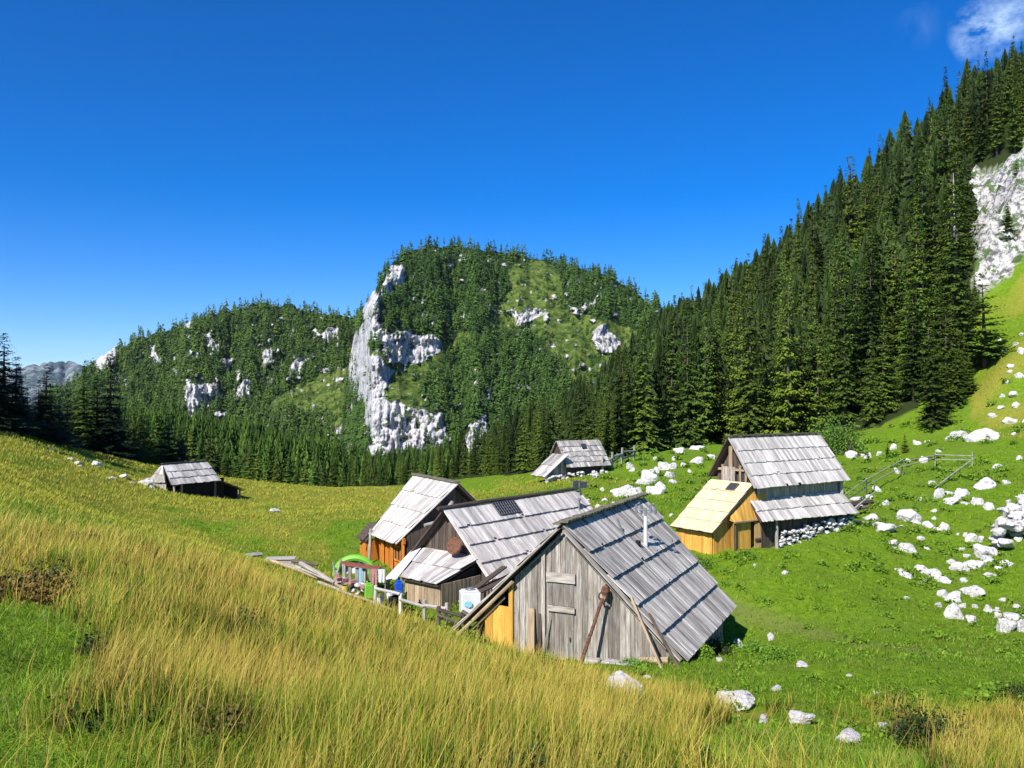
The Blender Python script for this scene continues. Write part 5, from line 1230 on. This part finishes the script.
one('bricks', PINK, e, lambda m: [m.cbox(at(336+random.random()*34, 35.2+random.random()*.7, .1+random.random()*.45), .3, .18, .12, random.random()*3) for _ in range(12)])
# white water containers between lean-to and big hut
for i, (px_, Y_, lb, em) in enumerate(((470, 35.2, 'large white water container with a pale blue mark beside the lean-to', True), (489, 34.6, 'smaller white water container next to the yellow porch', False))):
    p = at(px_, Y_, .1); e = empty('water_container', p, lb, 'container')
    s_ = .85 if em else .6
    one('body', WHITE, e, lambda m: (m.cbox(p, .95*s_, .75, 1.05*s_, .2), m.cbox(p+[0, 0, 1.05*s_], .8*s_, .6, .06, .2)), bevel=.06)
    one('lid', METAL if em else WHITE, e, lambda m: m.lathe(p+[0, 0, 1.11*s_], [(.2, 0), (.2, .06), (.12, .07), (.12, .1)], 14))
    if em: one('printed_mark', CYAN, e, lambda m: m.prism([p+np.array([-.05+.17*math.cos(a), -.45, .45+.14*math.sin(a)]) for a in (.5, 1.2, 2.1, 2.8, 3.6, 4.9, 5.8)], (0, .03, 0)))
# ---------------------------------------------------------------- grass
m, nt, b = new_mat('grass_blades'); N = NT(nt); BLADE = m
N.l(N.attr('Col', 'Color'), b.inputs['Base Color']); b.inputs['Roughness'].default_value = .6; b.inputs['Specular IOR Level'].default_value = .2
tr = N.n('ShaderNodeBsdfTranslucent'); N.l(N.attr('Col', 'Color'), tr.inputs['Color'])
mx = N.n('ShaderNodeMixShader'); mx.inputs[0].default_value = .25; N.l(b.outputs[0], mx.inputs[1]); N.l(tr.outputs[0], mx.inputs[2])
N.l(mx.outputs[0], nt.nodes['Material Output'].inputs['Surface'])
def scatter(n, y0, y1, power=1.0, um=.74):
    y = np.exp(np.log(y0)+(np.log(y1)-np.log(y0))*rng.random(n)**power)
    u = (rng.random(n)*2-1)*um; x = u*(y+2)
    z = H(x, y); return x, y, z, x/y*F+CX, HY-z/y*F
# ground kept free of grass: (centre x, y, ex, ey, half length, half width)
def blades(name, label, x, y, z, h, wdt, colr, tip, lean, lean_dir):
    n = len(x); keep = np.ones(n, bool)
    for (cx, cy, ex, ey, hl, hw) in FOOT:
        a = (x-cx)*ex+(y-cy)*ey; c_ = -(x-cx)*ey+(y-cy)*ex
        keep &= ~((np.abs(a) < hl) & (np.abs(c_) < hw))
    x, y, z, h, wdt, colr, tip, lean, lean_dir = (q[keep] for q in (x, y, z, h, wdt, colr, tip, lean, lean_dir)); n = len(x)
    p = np.stack([x, y, z-.03], 1); d = np.stack([np.cos(lean_dir), np.sin(lean_dir), 0*x], 1)
    ta = rng.random(n)*np.pi; s = np.stack([np.cos(ta), np.sin(ta)*.4, 0*x], 1)*wdt[:, None]
    up = np.array([0, 0, 1.])
    m1 = p+up*(h*.5)[:, None]+d*(h*lean*.3)[:, None]; t = p+up*(h*(1-lean*.25))[:, None]+d*(h*lean)[:, None]
    V = np.stack([p-s*.5, p+s*.5, m1+s*.45, m1-s*.45, t], 1).reshape(-1, 3)
    k = (np.arange(n)*5)[:, None]
    Ft = np.concatenate([k+[0, 1, 2], k+[0, 2, 3], k+[3, 2, 4]])
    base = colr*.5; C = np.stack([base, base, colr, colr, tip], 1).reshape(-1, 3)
    me = np_mesh(name, V, Ft, C)
    print(name, n)
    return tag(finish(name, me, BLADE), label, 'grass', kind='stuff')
def pick(pal, n, jit=.25):
    pal = np.array(pal); c = pal[rng.integers(len(pal), size=n)]; return np.clip(c*(1+(rng.random((n, 1))-.5)*2*jit), 0, 1)
GOLD = [(.42,.36,.035),(.35,.33,.03),(.50,.43,.07),(.27,.30,.02),(.14,.22,.015),(.34,.26,.03),(.15,.11,.035),(.08,.07,.03),(.56,.46,.09)]
GRN = [(.11,.22,.010),(.17,.31,.015),(.23,.36,.02),(.07,.16,.010)]
# tall dry grass
x, y, z, px, py = scatter(330000, 2.6, 27, .62)
g = goldmask(px, py, x, y); patch = fbm(x/1.3, y/1.3, 21., 3)
gap = fbm(x/.55, y/.8, 44., 3)
k = (rng.random(len(x)) < np.clip(g*1.15-.1, 0, 1)) & (rng.random(len(x)) < np.clip(.9+patch*1.3+gap*1.6, .12, 1))
x, y, z, patch, g = x[k], y[k], z[k], patch[k], g[k]
n = len(x); cl_ = fbm(x/.45, y/.45, 91., 2); h = (.14+.26*rng.random(n)**1.5)*(1+.5*patch+.7*cl_)*(.7+.3*g); h = np.maximum(h, .08); wd = np.maximum(.0055, y*.00085)*(.7+.6*rng.random(n))
gcol = pick(GOLD, n)*(1+.3*patch[:, None]+.4*cl_[:, None]); mg = fbm(x/1.4, y/1.4, 5., 4); mixg = (mg > -.18); dk = fbm(x/.9, y/.9, 71., 3); gcol = np.where(mixg[:, None] & (rng.random((n, 1)) < .7), pick(GRN, n)*.8, gcol)*np.clip(1.05-.9*np.maximum(dk, 0)*1.6, .35, 1.1)[:, None]
blades('tall_dry_grass', 'tall golden meadow grass leaning over the near slope', x, y, z, h, wd, gcol, np.clip(gcol*1.35+[.05, .03, .0], 0, 1), .05+.6*rng.random(n)**1.8, .4+fbm(x/.5, y/.5, 61., 2)*7+rng.normal(size=n)*1.2)
# seed stalks, taller and sparse
x, y, z, px, py = scatter(70000, 3.0, 25, .6); g = goldmask(px, py, x, y); k = rng.random(len(x)) < g**1.5*.8; x, y, z = x[k], y[k], z[k]; n = len(x)
sc_ = pick([(.56,.42,.09),(.46,.31,.06),(.42,.38,.06)], n)
blades('seed_stalks', 'thin pale seed stalks above the dry grass', x, y, z, .32+.35*rng.random(n), np.maximum(.004, y*.00062), sc_, np.clip(sc_*1.3, 0, 1), .1+.5*rng.random(n), .3+rng.normal(size=n)*.8)
# short turf everywhere near
x, y, z, px, py = scatter(260000, 2.6, 75, .75); g = goldmask(px, py, x, y); ph = fbm(x/1.1, y/1.1, 14., 3)
k = rng.random(len(x)) < np.clip(1.05-g*.7, 0, 1); x, y, z, ph, g = x[k], y[k], z[k], ph[k], g[k]; n = len(x)
tc_ = pick(GRN, n)*(1+.3*ph[:, None]); yl = rng.random(n) < .10+.25*(fbm(x/5., y/5., 31., 2) > .1); tc_[yl] = pick([(.22,.25,.04),(.26,.26,.06)], int(yl.sum()))
blades('short_turf', 'short green turf of the pasture', x, y, z, (.05+.09*rng.random(n))*(1+.8*np.maximum(ph, 0))*(1+y*.006), np.maximum(.006, y*.0010), tc_, tc_*1.25, .3+.5*rng.random(n), rng.random(n)*6.28)
# mid-distance golden tufts
x, y, z, px, py = scatter(230000, 26, 100, .8); g = goldmask(px, py, x, y); k = rng.random(len(x)) < g*.9; x, y, z = x[k], y[k], z[k]; n = len(x)
gc = pick(GOLD[:6]+[(.38,.37,.04),(.30,.34,.04)]+GRN[1:2], n)*1.1
blades('far_dry_grass', 'yellow grass of the far meadow', x, y, z, .12+.20*rng.random(n), y*.0008, gc, gc*1.15, .3+.3*rng.random(n), .3+rng.normal(size=n)*.7)
# ---------------------------------------------------------------- air
m = bpy.data.materials.new('haze_air'); m.use_nodes = True; nt = m.node_tree; nt.nodes.remove(nt.nodes['Principled BSDF'])
pv = nt.nodes.new('ShaderNodeVolumePrincipled'); pv.inputs['Color'].default_value = (.62, .78, 1.0, 1); pv.inputs['Density'].default_value = .00003; pv.inputs['Anisotropy'].default_value = .2
nt.links.new(pv.outputs[0], nt.nodes['Material Output'].inputs['Volume'])
hb_ = MB(); hb_.box((-16000, -700, -61.5), (32000, 0, 0), (0, 12000, 0), (0, 0, 640)); hz_ = hb_.build('haze', m); tag(hz_, 'thin blue air over the whole valley', 'haze', kind='stuff')
